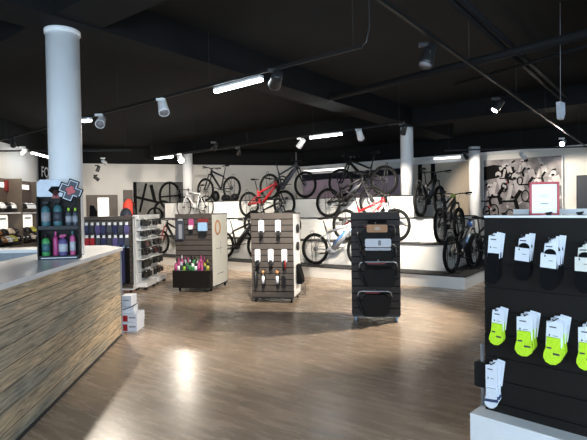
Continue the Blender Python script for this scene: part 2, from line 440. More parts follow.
    ch.build('chain', 'dark_steel', root)
    # seat
    MB().tube([st, sd+Vector((0, 0, -.03))], .0155, 8).build('seatpost', 'black_metal', root)
    s = MB(); s.tube([sd+Vector((-.13, 0, .03)), sd+Vector((-.09, 0, .03)), sd+Vector((0, 0, .022)), sd+Vector((.09, 0, .015)), sd+Vector((.14, 0, .01))], [.055, .070, .045, .022, .014], 10)
    for i_, v in enumerate(s.v):
        zz = sd.z+.02; s.v[i_] = (v[0], v[1], zz+(v[2]-zz)*.42)
    s.tube([sd+Vector((-.08, .025, -.0)), sd+Vector((0, .02, -.03)), sd+Vector((.1, .01, 0))], .004, 4)
    s.build('saddle', seat, root)
    # cockpit
    top = ht+tv*.035; h = MB(); h.tube([ht, top+tv*.01], .018, 8)
    if bars == 'drop':
        cl = top+Vector((.10, 0, .0)); h.tube([top, cl], .015, 8); ho = h.build('stem', 'black_metal', root)
        hb_ = MB()
        hb_.tube([cl+Vector((0, -.2, 0)), cl+Vector((0, .2, 0))], .013, 8)
        for s_ in (-1, 1):
            hb_.tube([cl+Vector((0, s_*.2, 0)), cl+Vector((.07, s_*.205, 0)), cl+Vector((.10, s_*.21, -.03)), cl+Vector((.09, s_*.21, -.09)), cl+Vector((.04, s_*.215, -.12)), cl+Vector((-.03, s_*.215, -.12))], .014, 8)
            hb_.tube([cl+Vector((.07, s_*.205, 0)), cl+Vector((.12, s_*.205, .05))], .016, 6)
        hb_.build('handlebar', 'black_metal', root)
    else:
        cl = top+Vector((.05, 0, .012)); h.tube([top, cl], .02, 8); h.build('stem', 'black_metal', root)
        hm = MB(); hm.tube([cl+Vector((-.05, -.37, .03)), cl+Vector((-.01, -.12, .022)), cl, cl+Vector((-.01, .12, .022)), cl+Vector((-.05, .37, .03))], .0135, 8)
        ho = hm.build('handlebar', 'black_metal', root)
        for s_ in (-1, 1):
            MB().tube([cl+Vector((-.035, s_*.25, .027)), cl+Vector((-.052, s_*.385, .031))], .019, 8).build('grip', 'rubber', ho)
            MB().tube([cl+Vector((-.02, s_*.22, .02)), cl+Vector((.03, s_*.24, .0)), cl+Vector((.02, s_*.34, -.01))], .008, 6).build('brake_lever', 'black_metal', ho)
            cb = cl+Vector((0, s_*.1, .02))
            MB().tube([cl+Vector((-.0, s_*.2, .02)), cl+Vector((.12, s_*.08, .03)), hb+Vector((.09, s_*.03, .02)), hb+Vector((.02, s_*.03, -.12))], .0035, 4).build('cable', 'black_plastic', ho)
    return root

def bike_stand(loc, rz, wb, Rw, label):
    root = thing('bike_stand', label, 'bike stand', loc, rz, 'bike display stands')
    MB().box(-wb/2-.16, -wb/2+.30, -.09, .09, 0, .018).box(-wb/2+.0, -wb/2+.03, -.14, .14, 0, .02).build('base', 'black_metal', root)
    for s_ in (-1, 1):
        pass
    x = -wb/2-.07; hp = MB()
    hp.tube([(x+.05, -.075, .01), (x+.02, -.075, .6), (x, -.06, .76), (x, -.03, .80), (x, .03, .80), (x, .06, .76), (x+.02, .075, .6), (x+.05, .075, .01)], .007, 6)
    hp.build('hoop', 'dark_steel', root)
    return root

def place(style, t, px_r, px_f, z, name, label, col, standlabel, **kw):
    """bike along a step: rear and front axle image columns"""
    ir, i_f = ion(px_r, t), ion(px_f, t); ic = (ir+i_f)/2; p = pod(t, ic)
    rz = YAWU if i_f > ir else YAWU+pi
    wb = kw.get('wb', 1.20)
    make_bike(name, label, style, col, (p[0], p[1], z+.004), rz, **kw)
    bike_stand((p[0], p[1], z), rz, wb, kw.get('Rw', .37), standlabel)
L1, L2, L3, L4 = [l[2] for l in LV]
T4 = 1.497+.16; T3 = 1.011+.2; T2 = .525+.2; T1 = .22
place('hard', T4, 231.5, 206.5, L4, 'mountain_bike', 'black hardtail mountain bike facing left on the top step, far left', 'black_gloss', 'thin black stand holding the far-left hardtail on the top step', wb=1.14)
place('ebike_full', T4, 270.5, 305, L4, 'electric_mountain_bike', 'dark grey electric mountain bike with slim battery on the top step, behind the red one', 'slate', 'thin black stand under the grey electric bike on the top step', wb=1.24)
place('full', T4, 384.5, 341, L4, 'mountain_bike', 'black mountain bike facing left at right end of the top step', 'black_gloss', 'thin black stand under the black bike beside the white column', wb=1.22)
place('full', T3, 248, 285.5, L3, 'mountain_bike', 'red full-suspension mountain bike on the third step', 'red', 'thin black stand under the red full-suspension bike', wb=1.26, fork='black_gloss')
place('ebike_full', T3, 328.5, 373, L3, 'electric_mountain_bike', 'black electric mountain bike with grey details on the third step below the top black bike', 'black_gloss', 'thin black stand under the black electric bike on the third step', wb=1.24, fork='dark_steel', accent='slate')
place('road', T3, 207, 183, L3, 'road_bike', 'white road bike facing left on the third step, far left', 'white_bright', 'thin black stand under the white road bike', wb=1.0, Rw=.34, tr=.013, bars='drop', fork='white_bright', rim='dark_steel', accent='red')
place('full', T2, 342.5, 398.5, L2, 'mountain_bike', 'red and white mountain bike on the second step behind the charcoal display stand', 'red', 'thin black stand under the red and white bike', wb=1.24, fork='white_paint', accent='bike_silver')
place('hard', T2, 253, 290, L2, 'mountain_bike', 'black mountain bike on the second step mostly hidden by the middle display stand', 'black_gloss', 'thin black stand behind the middle display stand', wb=1.18)
place('ebike', T1, 314, 361.5, L1, 'electric_mountain_bike', 'white electric mountain bike with blue downtube on the lowest step', 'bike_silver', 'thin black stand under the white and blue electric bike', wb=1.22, accent='blue', fork='lightblue')
place('ebike', T1, 223.5, 257.5, L1, 'electric_mountain_bike', 'dark electric bike on the lowest step between the two taupe display stands', 'black_gloss', 'thin black stand under the dark electric bike between two displays', wb=1.2, accent='slate')
place('hard', T1+.2, 186, 161, L1, 'mountain_bike', 'black bike with dull red fork at the far left end of the lowest step', 'black_gloss', 'thin black stand under the black bike at podium far left end', wb=1.15, fork='dull_red')
# bikes standing on the end of the podium, pointing away
def place_end(style, px, i, z, name, label, col, sl, **kw):
    wb = kw.get('wb', 1.2); rz = math.atan2(n2.y, n2.x)+kw.pop('turn', 0); t = tn(px, i); q = pod(t, i); p = (q[0]+cos(rz)*wb/2, q[1]+sin(rz)*wb/2)
    make_bike(name, label, style, col, (p[0], p[1], z+.004), rz, **kw)
    bike_stand((p[0], p[1], z), rz, wb, .37, sl)
place_end('ebike_full', 420.5, 1.28, L3, 'electric_mountain_bike', 'black electric mountain bike pointing away at right end of the third step', 'black_gloss', 'thin black stand at right end of the third step', accent='slate', wb=1.22, tr=.038)
place_end('ebike_full', 440.5, .72, L2, 'electric_mountain_bike', 'black electric bike with lime green frame top at right end of the second step', 'black_gloss', 'thin black stand under the lime accented bike', accent='black_gloss', wb=1.2, tr=.038)
place_end('ebike', 451.5, .34, L1, 'electric_mountain_bike', 'black electric bike with blue accent on right front corner of the lowest step', 'black_gloss', 'thin black stand at front right corner of the lowest step', accent='slate', wb=1.2, tr=.036, turn=-.10)

# lime shroud on the second-step bike and blue accent, as parts of those bikes
for o in list(bpy.data.objects):
    if o.get('label', '').startswith('black electric bike with lime'):
        MB().tube([(.10, 0, .99), (.22, 0, 1.0), (.33, 0, .98)], [.03, .045, .03], 8).build('head_shroud', 'lime_dull', o)
        MB().tube([(-.25, 0, .84), (-.05, 0, .91), (.12, 0, .96)], .024, 8).build('top_tube_cover', 'black_gloss', o)
    if o.get('label', '').startswith('black electric bike with blue'):
        MB().tube([(.24, 0, .90), (.32, 0, .97)], .05, 8).build('head_badge', 'blue', o)
        MB().tube([(.02, 0, .56), (.20, 0, .72)], .056, 8).build('blue_decal', 'lightblue', o)
place_end('hard', 473, .20, L1, 'mountain_bike', 'black mountain bike pointing away at far right of the lowest step by the sock display', 'black_gloss', 'thin black stand at the far right of the lowest step', wb=1.16, turn=-.12)

# things on the top step behind the far-left hardtail
for k, (px, h, wd) in enumerate(((216, .36, .26), (226, .22, .3), (235, .24, .28))):
    i = ion(px, 2.15); q = pod(2.15, i)
    o = MB(); o.ell((0, 0, h/2), wd/2, .12, h/2, 14, 8); ob = o.build('gear_bag', 'black_plastic'); ob.location = (q[0], q[1], L4)
    tag(ob, ['tall black bag on the top step, left of three behind the hardtail', 'low black bag in the middle of three behind the hardtail', 'black bag on the top step, nearest the grey electric bike'][k], 'bag', 'black bags behind the hardtail')

# ------------------------------------------------------------ murals, posters
def wallframe(px0, px1, z0, z1, off=.05):
    i0, i1 = ion(px0, TW-off), ion(px1, TW-off)
    return i0, i1
def wall_empty(name, label, cat, px, off, z):
    i = ion(px, TW-off); p = pod(TW-off, i); return thing(name, label, cat, (p[0], p[1], z), YAWU+pi)   # local x runs to the right, -y toward the room
def zon(px, py, off=.05):
    q = pod(TW-off, 0); v = atplane(px, py, (q[0], q[1], 0), Vector((n2.x, n2.y, 0))); return v.z
def widths(px0, px1, off): return abs(ion(px0, TW-off)-ion(px1, TW-off))
# mural behind the podium
off = .06
W = widths(303, 406, off); mz1 = zon(310, 174, off); mz0 = 1.0
mu = wall_empty('wall_mural', 'pink and dark landscape mural on the wall behind the top step', 'mural', 303, off, 0)
MB().box(0, W, 0, .03, mz0, mz1).build('print', 'lilac', mu)
b = MB(); b.prism([(0, mz1-.28), (W*.3, mz1-.24), (W*.6, mz1-.30), (W, mz1-.22), (W, mz1-.01), (0, mz1-.01)], -.006, 0); b.build('printed_dark_sky', 'mural_dark', mu)
b = MB()
for k in range(12):
    x = W*(k+.5)/12; hh = .18+.22*random.random(); b.prism([(x-.16, mz0+.01), (x+.16, mz0+.01), (x+.03, mz0+hh)], -.004-.0005*k, 0)
b.build('printed_hills', 'ink_grey', mu)
# glowing strips (left one imitates an LED reflection) and cornice on that wall
off = .10; W = widths(300, 587, off)
cn = wall_empty('trim_9', '', '', 300, off, 0); del cn['label']; del cn['category']
bpy.data.objects.remove(cn)
i0, i1 = ion(299, TW-.03), -5.5
struct('trim_9', MB().slab([pod(TW-.10, i0), pod(TW-.10, i1), pod(TW, i1), pod(TW, i0)], WT-.09, WT-.01), 'white_paint')
for k, (pa, pb, zz) in enumerate(((304, 344, zon(324, 170.5, .16)), (434, 461, zon(448, 158.5, .16)))):
    W = widths(pa, pb, .16); e = wall_empty('wall_light', ['long lit strip light on the wall above the pink mural', 'lit strip light above the vertical blind behind the podium bikes'][k], 'light', pa, .16, zz)
    MB().box(0, W, .03, .16, .0, .07).build('housing', 'white_paint', e); MB().box(.01, W-.01, 0, .03, -.01, .05).build('tube', 'led_soft', e)  # left strip is no lamp: cornice reflection added as an emissive bar
# vertical blind
off = .08; W = widths(412, 470, off); z1 = zon(440, 163, off); z0 = .35
vb = wall_empty('vertical_blind', 'beige vertical blind with dark gaps on the wall behind the podium bikes', 'blind', 412, off, 0)
MB().box(0, W, -.02, .06, z1, z1+.06).build('head_rail', 'white_paint', vb)
MB().box(0, W, .03, .06, z0, z1).build('dark_window', 'mural_black', vb)
b = MB(); ns = 26
for k in range(ns):
    if k in (3, 4, 9, 10): continue
    x = W*(k+.5)/ns; m_ = Matrix.Translation((x, 0, 0)) @ Matrix.Rotation(R(32), 4, 'Z'); b.box(-W/ns*.46, W/ns*.48, -.004, .004, z0+.02, z1, m_)
b.build('slats', 'beige', vb)
# cyclists mural
off = .07; pa, pb = 484, 562; W = widths(pa, pb, off); z1 = (zon(484, 161.5, off)+zon(562, 154.5, off))/2; z0 = z1-2.1
cm = wall_empty('wall_mural', 'large monochrome mural of racing cyclists on the wall right of the podium', 'mural', pa, off, 0)
MB().box(0, W, 0, .03, z0, z1).build('print', 'mural_mauve', cm)
lt = MB(); dk = MB(); rd = MB(); rnd_ = random.Random(4)
def disc(mb, x, z, rx, rz_, y): mb.prism([(x+rx*cos(2*pi*k/14), z+rz_*sin(2*pi*k/14)) for k in range(14)], y-.003, y)
def limb(mb, pts, w_, y):
    for (xa, za), (xb, zb) in zip(pts, pts[1:]):
        d = Vector((xb-xa, zb-za)); l = d.length; d /= l; nn = Vector((-d.y, d.x))*w_/2
        mb.prism([(xa-nn.x, za-nn.y), (xb-nn.x, zb-nn.y), (xb+nn.x, zb+nn.y), (xa+nn.x, za+nn.y)], y-.003, y)
dk.prism([(0, z1-.62), (.45, z1-.56), (.9, z1-.68), (.9, z1-.25), (.3, z1-.15), (0, z1-.2)], -.003, 0)
for k, (fx, fz, s_) in enumerate(((.20, .78, 1.15), (.42, .74, 1.25), (.60, .86, .85), (.76, .90, .7), (.90, .76, 1.0), (.08, .62, .8), (.70, .66, 1.0), (.32, .92, .7), (.52, .96, .6))):
    X = W*fx; Zt = z0+(z1-z0)*fz; y = -.004-k*.004
    if k < 99:
        disc(lt, X, Zt, .075*s_, .085*s_, y-.003); disc(dk, X-.01*s_, Zt-.045*s_, .05*s_, .035*s_, y-.0065)
        limb(lt, [(X+.05*s_, Zt-.08*s_), (X+.13*s_, Zt-.38*s_)], .20*s_, y); limb(dk, [(X+.13*s_, Zt-.34*s_), (X+.0*s_, Zt-.55*s_), (X+.06*s_, Zt-.80*s_)], .09*s_, y-.003)
        limb(lt, [(X-.08*s_, Zt-.2*s_), (X-.14*s_, Zt-.5*s_), (X-.20*s_, Zt-.62*s_)], .09*s_, y-.003)
        limb(dk, [(X-.32*s_, Zt-.60*s_), (X+.02*s_, Zt-.60*s_)], .05*s_, y-.005)
    else: disc(dk, X, Zt, .16*s_, .2*s_, y); limb(dk, [(X, Zt), (X+.1, Zt-.6*s_)], .22*s_, y)
    cz = max(Zt-1.0*s_, z0+.25)
    for a in range(16):
        A, B = 2*pi*a/16, 2*pi*(a+1)/16; r_ = .20*s_
        limb(dk, [(X-.12*s_+r_*cos(A)*.6, cz+r_*sin(A)), (X-.12*s_+r_*cos(B)*.6, cz+r_*sin(B))], .035, y-.004)
    rd.prism([(X-.02, cz+.1), (X+.03, cz+.1), (X+.03, cz+.2), (X-.02, cz+.2)], y-.006, y-.003) if k % 2 else None
for q in range(70):
    X, Z_ = W*rnd_.random(), z0+(z1-z0)*rnd_.random(); a_, b2 = .03+.07*rnd_.random(), .02+.06*rnd_.random(); t_ = (dk if rnd_.random() < .55 else lt)
    limb(t_, [(max(X-a_, .01), Z_), (min(X+a_*.4, W-.01), min(Z_+b2, z1-.06))], .04+.05*rnd_.random(), -.003-.0004*q/10)
lt.build('printed_riders', 'mural_pale', cm); dk.build('printed_dark_shapes', 'mural_black', cm); rd.build('printed_red_details', 'dull_red', cm)
fb = MB(); fb.box(-.03, 0, -.01, .04, z0, z1); fb.box(W, W+.03, -.01, .04, z0, z1); fb.build('edge_strip', 'white_paint', cm)
# dark screen at right
off = .06; W = widths(576, 606, off)
ws = wall_empty('wall_screen', 'dark screen on the cream wall at the right edge of the photo', 'screen', 576.5, off, 0)
z1 = zon(577, 175.5, off); MB().box(0, W, 0, .06, z1-1.0, z1).build('casing', 'black_plastic', ws); MB().box(.02, W-.02, -.004, 0, z1-.98, z1-.02).build('display', 'slate', ws)

# far wall: bike mural, window alcove, brown panel, jacket
def far(px, py, off=.05):
    q = FA-FN*off; return atplane(px, py, (q.x, q.y, 0), Vector((FN.x, FN.y, 0)))
def along(v): return (Vector((v.x, v.y))-FA).dot(FD)
a = far(133, 182); b_ = far(192, 219); W = along(b_)-along(a); H0 = .95; H1 = a.z
fm = thing('wall_mural', 'black and grey mural of bike wheels on the far wall', 'mural', (a.x, a.y, 0), YF)
MB().box(0, W, 0, .04, H0, H1).build('print', 'mural_grey', fm)
d = MB()
def ringf(mb, x, z, r_, w_, y, sx=1., n=26):
    for k in range(n):
        A, B = 2*pi*k/n, 2*pi*(k+1)/n; limb(mb, [(x+r_*cos(A)*sx, z+r_*sin(A)), (x+r_*cos(B)*sx, z+r_*sin(B))], w_, y-.0002*k)
d.box(W*.84, W, -.01, 0, H0, H1)
ringf(d, W*.62, H1-.52, .50, .09, -.004, .72); ringf(d, W*.50, H1-1.05, .34, .09, -.010, .9); ringf(d, W*.36, H1-1.2, .25, .07, -.016)
limb(d, [(W*.30, H1-.1), (W*.36, H1-.7)], .12, -.008); limb(d, [(W*.05, H1-.55), (W*.42, H1-.75)], .09, -.012)
limb(d, [(W*.10, H1-1.1), (W*.22, H1-.05)], .08, -.006); limb(d, [(W*.62, H1-.02), (W*.62, H1-.9)], .05, -.012); limb(d, [(W*.45, H1-.55), (W*.78, H1-.50)], .06, -.016)
d.box(.0, W*.84, -.006, 0, H0, H1-1.35); d.box(0, .12, -.006, 0, H0, H1)
d.build('printed_bike_shapes', 'mural_black', fm)
# window alcove
p0, p1 = far(86, 195), far(118, 217); W5 = along(p1)-along(p0)
f = MB(); f.box(0, W5, 0, .05, p0.z-.1, p0.z); f.box(0, .38, 0, .05, .9, p0.z-.1); f.box(W5-.30, W5, 0, .05, .9, p0.z-.1)
wf = struct('window_5', f, 'brown_light'); wf.location = (p0.x, p0.y, 0); wf.rotation_euler = (0, 0, YF)
cu = MB(); n_ = 24; xa, xb = .38, W5-.30
pts = [(xa+(xb-xa)*k/n_, .02+(.012 if k % 2 else -.012)) for k in range(n_+1)]
cu.slab(pts+[(x, y+.012) for x, y in reversed(pts)], .9, p0.z-.1)
cu.build('curtain', 'sky_glow', wf)
pp = far(123, 190); pq = far(133.2, 219)
o = MB().box(0, along(pq)-along(pp), 0, .05, .2, pp.z).build('wall_panel', 'brown_panel'); o.location = (pp.x, pp.y, 0); o.rotation_euler = (0, 0, YF)
tag(o, 'narrow brown panel on the far wall beside the bike mural', 'panel')
# red jacket on a mannequin bust and black helmet
jp = aty(129, 218, 15.5); j = thing('jacket_bust', 'red sleeveless jacket on a black bust in front of the brown panel', 'mannequin', (jp.x, 15.5, 0))
MB().tube([(0, 0, 0), (0, 0, 1.25)], .03, 8).lathe([(.22, 0), (.22, .02)], (0, 0, 0)).build('pole', 'black_metal', j)
bb_ = MB(); bb_.tube([(0, 0, 1.15), (0, 0, 1.35), (0, 0, 1.6), (0, 0, 1.82), (0, 0, 1.92), (0, 0, 1.96)], [.17, .16, .19, .17, .08, .06], 14, flat=1.)
bb_.build('jacket', 'red_jacket', j); MB().tube([(.1, -.02, 1.85), (.19, -.05, 1.55), (.17, -.06, 1.25)], [.06, .06, .05], 10).build('sleeve', 'black_plastic', j)
def helmet(name, label, loc, rz, m, s_=1., group=None):
    o = thing(name, label, 'helmet', loc, rz, group)
    h = MB()
    h.ell((0, 0, .0), .14*s_, .105*s_, .15*s_, 16, 8, 0.); h.build('shell', m, o)
    v = MB()
    for q in (-.055, -.02, .02, .055): v.tube([(-.10*s_, q*s_, .10*s_), (0, q*s_, .148*s_-abs(q)*.5), (.10*s_, q*s_, .10*s_)], .008*s_, 5)
    v.build('vents', 'black_plastic', o)
    MB().tube([(.02, -.10*s_, .0), (.03, -.06*s_, -.06*s_), (.03, 0, -.09*s_), (.03, .06*s_, -.06*s_), (.02, .10*s_, 0)], .004, 4).build('strap', 'black_plastic', o)
    return o

# ------------------------------------------------------------ helmet wall on the left
wl = math.atan2(.995, -.0985)   # direction along wall_left, away
def leftp(y, o_=0.): return (lw(y)+o_*.995, y+o_*.0985)
sh = thing('helmet_shelving', 'brown wall shelving with lit shelves of helmets left behind the counter', 'shelving', (*leftp(9.2, .03), 0), wl-pi/2+pi)
# local: after rotation x runs ... build in world-like local via matrix instead
sh.rotation_euler = (0, 0, wl); LEN = 4.05          # local x = away along wall, local -y = into room
MB().box(0, LEN, -.04, 0, .0, 2.40).build('back_panel', 'brown_panel', sh)
MB().box(0, LEN, -.46, -.04, .0, .80).build('base_cabinet', 'brown_light', sh)
for z in (.98, 1.58): MB().box(0, LEN, -.36, -.04, z-.03, z).build('shelf', 'white_bright', sh)
for x in (-.04, 1.33, 2.68, LEN): MB().box(x, x+.04, -.38, -.0, .80, 2.40).build('upright', 'brown_light', sh)
for k in range(3):
    x = .12+1.36*k; o = MB().box(x, x+1.0, -.075, -.04, 2.18, 2.30).build('lit_header', 'backlit', sh)
MB().box(2.56, 2.84, -.09, -.04, 2.10, 2.36).build('red_badge', 'dull_red', sh)
for k, (x, z) in enumerate(((.1, 1.14), (.73, 1.14), (1.42, 1.14), (2.05, 1.14), (2.8, 1.14), (3.42, 1.14))):
    o = MB().rbox(x, x+.56, -.08, -.045, z+.02, z+.38, .03).build('shelf_sign', 'backlit', sh)
    MB().box(x+.10, x+.46, -.083, -.08, z+.27, z+.31).build('printed_line', 'ink_grey', o)
hcols = ['yellow', 'black_gloss', 'orange', 'black_gloss', 'beige', 'white_bright', 'black_gloss', 'black_gloss']
names = {'yellow': 'yellow', 'white_bright': 'white', 'orange': 'orange', 'black_gloss': 'black', 'beige': 'beige', 'lime': 'lime'}
M4 = Matrix.Translation((*leftp(9.2, .03), 0)) @ Matrix.Rotation(wl, 4, 'Z')
cnt = {}
for row, (z, nn) in enumerate(((.80, 14), (1.58, 13))):
    for k in range(nn):
        x = .35+k*(LEN-.5)/nn; c_ = hcols[(k*3+row) % 8] if row == 0 else ['white_bright', 'black_gloss', 'white_bright'][k % 3]
        v = M4 @ Vector((x, -.26 if row == 0 else -.20, z+.095))
        lab = '%s bike helmet on the %s of the lit helmet shelving' % (names[c_], ['bottom cabinet top', 'top shelf'][row])
        helmet('bike_helmet', lab, v, wl-pi/2+random.uniform(-.3, .3), c_, 1., '%s helmets on the %s' % (names[c_], ['cabinet', 'top shelf'][row]))
# hanging gear in front of signs row: gloves/goggles under top shelf
for k in range(12):
    x = .25+k*.31; v = M4 @ Vector((x, -.2, .98))
    o = helmet('bike_helmet', '%s bike helmet on the middle shelf of the helmet shelving' % names[hcols[(k*5+1) % 8]], v+Vector((0, 0, .095)), wl-pi/2, hcols[(k*5+1) % 8], .9, '%s helmets on the middle shelf' % names[hcols[(k*5+1) % 8]])
# black banner
ya = 13.75; bz0, bz1 = 1.9, 3.2
bn = thing('banner', 'tall black banner with white lettering FOX on the left wall beside the column', 'banner', (*leftp(ya, .06), 0), wl)
MB().box(0, 1.15, -.03, 0, 1.6, 3.25).build('cloth', 'mural_black', bn)
text('lettering', 'FOX', .42, 'card_white', bn, Matrix.Translation((.52, -.035, 2.72)) @ UP @ Matrix.Identity(4), .002)
bn2 = MB().box(.45, .8, -.034, -.03, 2.2, 2.6).build('printed_emblem', 'ink_grey', bn)

# ------------------------------------------------------------ counter
CD = Vector((-.0985, .995)).normalized(); CN = Vector((-CD.y, CD.x))    # CN points left / behind the counter
KC = Vector((-2.176, 6.10)); LC = 7.2
ct = thing('sales_counter', 'long white-topped sales counter fronted with reclaimed wooden boards', 'counter', (KC.x, KC.y, 0), math.atan2(CD.y, CD.x)-pi/2)
# local +y runs away along the counter, local -x is behind the counter
MB().box(-.06, 0, -LC, 0, .0, 1.068).build('board_front', 'boards', ct)
MB().box(-.36, -.06, -.06, 0, .0, 1.068).box(-.62, -.5, -LC, -2.0, 0, 1.0).box(-.72, -.06, -LC, -.06, .98, 1.068).build('carcass', 'grey_board', ct)
MB().box(-.02, .012, -.002, .02, .0, 1.068).build('corner_trim', 'grey_board', ct)
sl = MB(); sl.slab([(.03, -LC), (.03, .03), (-.30, .48), (-3.9, .48), (-3.9, -.02), (-.70, -.02), (-.70, -LC)], 1.07, 1.108)
sl.build('worktop', 'slab_white', ct)
MB().box(-3.9, -.34, .36, .42, 0, 1.07).box(-3.9, -.72, -.0, .04, .0, 1.07).build('return_panel', 'grey_board', ct)
MB().box(-.005, .004, -LC, 0, .0, .03).build('plinth_strip', 'dark_steel', ct)
# back counter for the white ledge at left

# boxes by the counter end
bxs = [(0, .255, .30, .17, 0, 0.), (.01, .25, .28, .16, .165, -.05), (-.06, .19, .22, .15, .325, .08), (-.07, .16, .20, .20, .44, -.04)]
base = atz(133, 333, 0)
zz = 0
bl = ['white and red shoe box at the bottom of the stack by the counter end', 'white and red box second from bottom of the stack at the counter end', 'open white box with a blue lid, third up in the stack by the counter', 'small white upright box on top of the stack by the counter end']
for k, (dx, wd, dp, ht_, _, rz) in enumerate(bxs):
    ht_ = [.12, .11, .09, .14][k]; wd *= .84
    o = thing('carton', bl[k], 'box', (base.x-.075+dx*.6, base.y+.22, zz), rz, 'boxes stacked at the counter end')
    MB().box(-wd/2, wd/2, -dp/2, dp/2, 0, ht_-.003).build('body', 'card_white', o)
    if k < 2:
        MB().box(-wd/2-.002, -wd/2+wd*.42, -dp/2-.002, -dp/2, .01, ht_*.8).build('red_print', 'red', o)
        MB().box(-wd/2+wd*.5, wd/2-.02, -dp/2-.002, -dp/2, ht_*.45, ht_*.62).build('dark_print', 'ink_grey', o)
    elif k == 2: MB().prism([(-wd/2, ht_*.4), (wd/2, ht_), (wd/2, ht_+.008), (-wd/2, ht_*.4+.012)], -dp/2-.012, dp/2-.02).build('lid_flap', 'slate', o)
    else: MB().box(-wd/2+.03, wd/2-.03, -dp/2-.002, -dp/2, .07, .085).build('dark_print', 'ink_grey', o)
    zz += ht_

# bottle rack on counter
RZK = R(16)
rk0 = Vector((-2.235, 4.64, 1.108))
rk = thing('bottle_display', 'black countertop display box for spray bottles in front of the white column', 'display', rk0, RZK)
def rkw(x, y, z): return Matrix.Translation(rk0) @ Matrix.Rotation(RZK, 4, 'Z') @ Vector((x, y, z))
W2 = .185; HH = .60; DD = .12
b = MB(); b.box(-W2, -W2+.012, 0, DD, 0, HH); b.box(W2-.012, W2, 0, DD, 0, HH); b.box(-W2, W2, DD-.01, DD, 0, HH)
b.build('casing', 'slat_black', rk)
for z in (0, .285): MB().box(-W2+.012, W2-.012, 0, DD-.01, z, z+.035).build('shelf', 'black_plastic', rk)
b = MB(); b.box(-W2+.03, W2-.03, -.003, 0, .012, .02); b.build('printed_line', 'card_white', rk)
hd = MB().prism([(-.20, .585), (.03, .585), (.03, .74), (0, .765), (-.17, .765), (-.20, .735)], DD-.008, DD).build('header_sign', 'frosted', rk)
MB().prism([(-.03, .60), (-.10, .66), (-.07, .70), (0, .70), (.02, .67)], DD-.014, DD-.008).build('printed_brush', 'mural_black', hd)
MB().prism([(-.07, .585), (.0, .585), (-.02, .665), (-.05, .665)], DD-.014, DD-.010).build('printed_handle', 'dull_red', hd)
xm = Matrix.Translation((.10, DD-.02, .66)) @ Matrix.Rotation(R(22), 4, 'Y')
def crosspts(L_, w_): return [(-w_, -L_), (w_, -L_), (w_, -w_), (L_, -w_), (L_, w_), (w_, w_), (w_, L_), (-w_, L_), (-w_, w_), (-L_, w_), (-L_, -w_), (-w_, -w_)]
cs = MB().prism(crosspts(.108, .050), 0, .008, xm).build('cross_sign', 'mural_black', rk)
MB().prism(crosspts(.097, .040), -.002, 0, xm).build('cross_white_line', 'silver_white', cs)
MB().prism(crosspts(.088, .032), -.004, -.002, xm).build('cross_dark_field', 'slate', cs)
MB().prism(crosspts(.042, .018), -.006, -.004, xm).build('cross_red_centre', 'red', cs)
def bottle(name, label, loc, r_, h_, m, cap, group=None, spray=False, lab=None, parent_empty=True, cat='bottle'):
    o = thing(name, label, cat, loc, random.uniform(-.3, .3), group)
    MB().lathe([(r_*.9, 0), (r_, .01), (r_, h_*.66), (r_*.75, h_*.76), (r_*.38, h_*.82)], seg=14).build('body', m, o)
    if spray:
        MB().lathe([(r_*.4, h_*.82), (r_*.4, h_*.88), (r_*.3, h_*.9)], seg=10).box(-.02, .03, -.012, .012, h_*.90, h_).box(-.03, -.02, -.006, .006, h_*.84, h_*.97).build('trigger', cap, o)
    else: MB().lathe([(r_*.42, h_*.82), (r_*.42, h_*.98), (r_*.3, h_)], seg=10).build('cap', cap, o)
    if lab: MB().lathe([(r_*1.015, h_*.18), (r_*1.015, h_*.55)], seg=14).build('wrapper', lab, o)
    return o
spec = [(-.115, .035, .040, .235, 'teal', 'black_plastic', 'fabric_grey', 'teal spray bottle'), (-.01, .035, .040, .245, 'teal', 'black_plastic', 'slate', 'teal spray bottle with dark wrapper'),
        (.085, .035, .028, .17, 'slate', 'lime', 'ink_grey', 'small grey bottle left of its twin'), (.145, .035, .028, .17, 'slate', 'lime', 'ink_grey', 'small grey bottle at the right end')]
for x, z, r_, h_, m, cp, lb, t in spec: bottle('spray_bottle', t+' on the upper shelf of the counter display', rkw(x, .055, .285+z), r_, h_, m, cp, 'bottles in the counter display', spray=h_ > .2, lab=lb)
spec = [(-.12, .035, .038, .21, 'green', 'black_plastic', 'teal', 'green bottle'), (-.035, .035, .024, .23, 'magenta', 'pink', None, 'slim magenta bottle'), (.03, .035, .040, .20, 'purple', 'magenta', 'silver_white', 'purple bottle with pale wrapper'), (.115, .035, .026, .235, 'pink', 'teal', 'silver_white', 'pink and white tube')]
for x, z, r_, h_, m, cp, lb, t in spec: bottle('spray_bottle', t+' on the lower shelf of the counter display', rkw(x, .055, z), r_, h_, m, cp, 'bottles in the counter display', spray=(t[0] == 'p' and 'purple' in t), lab=lb)

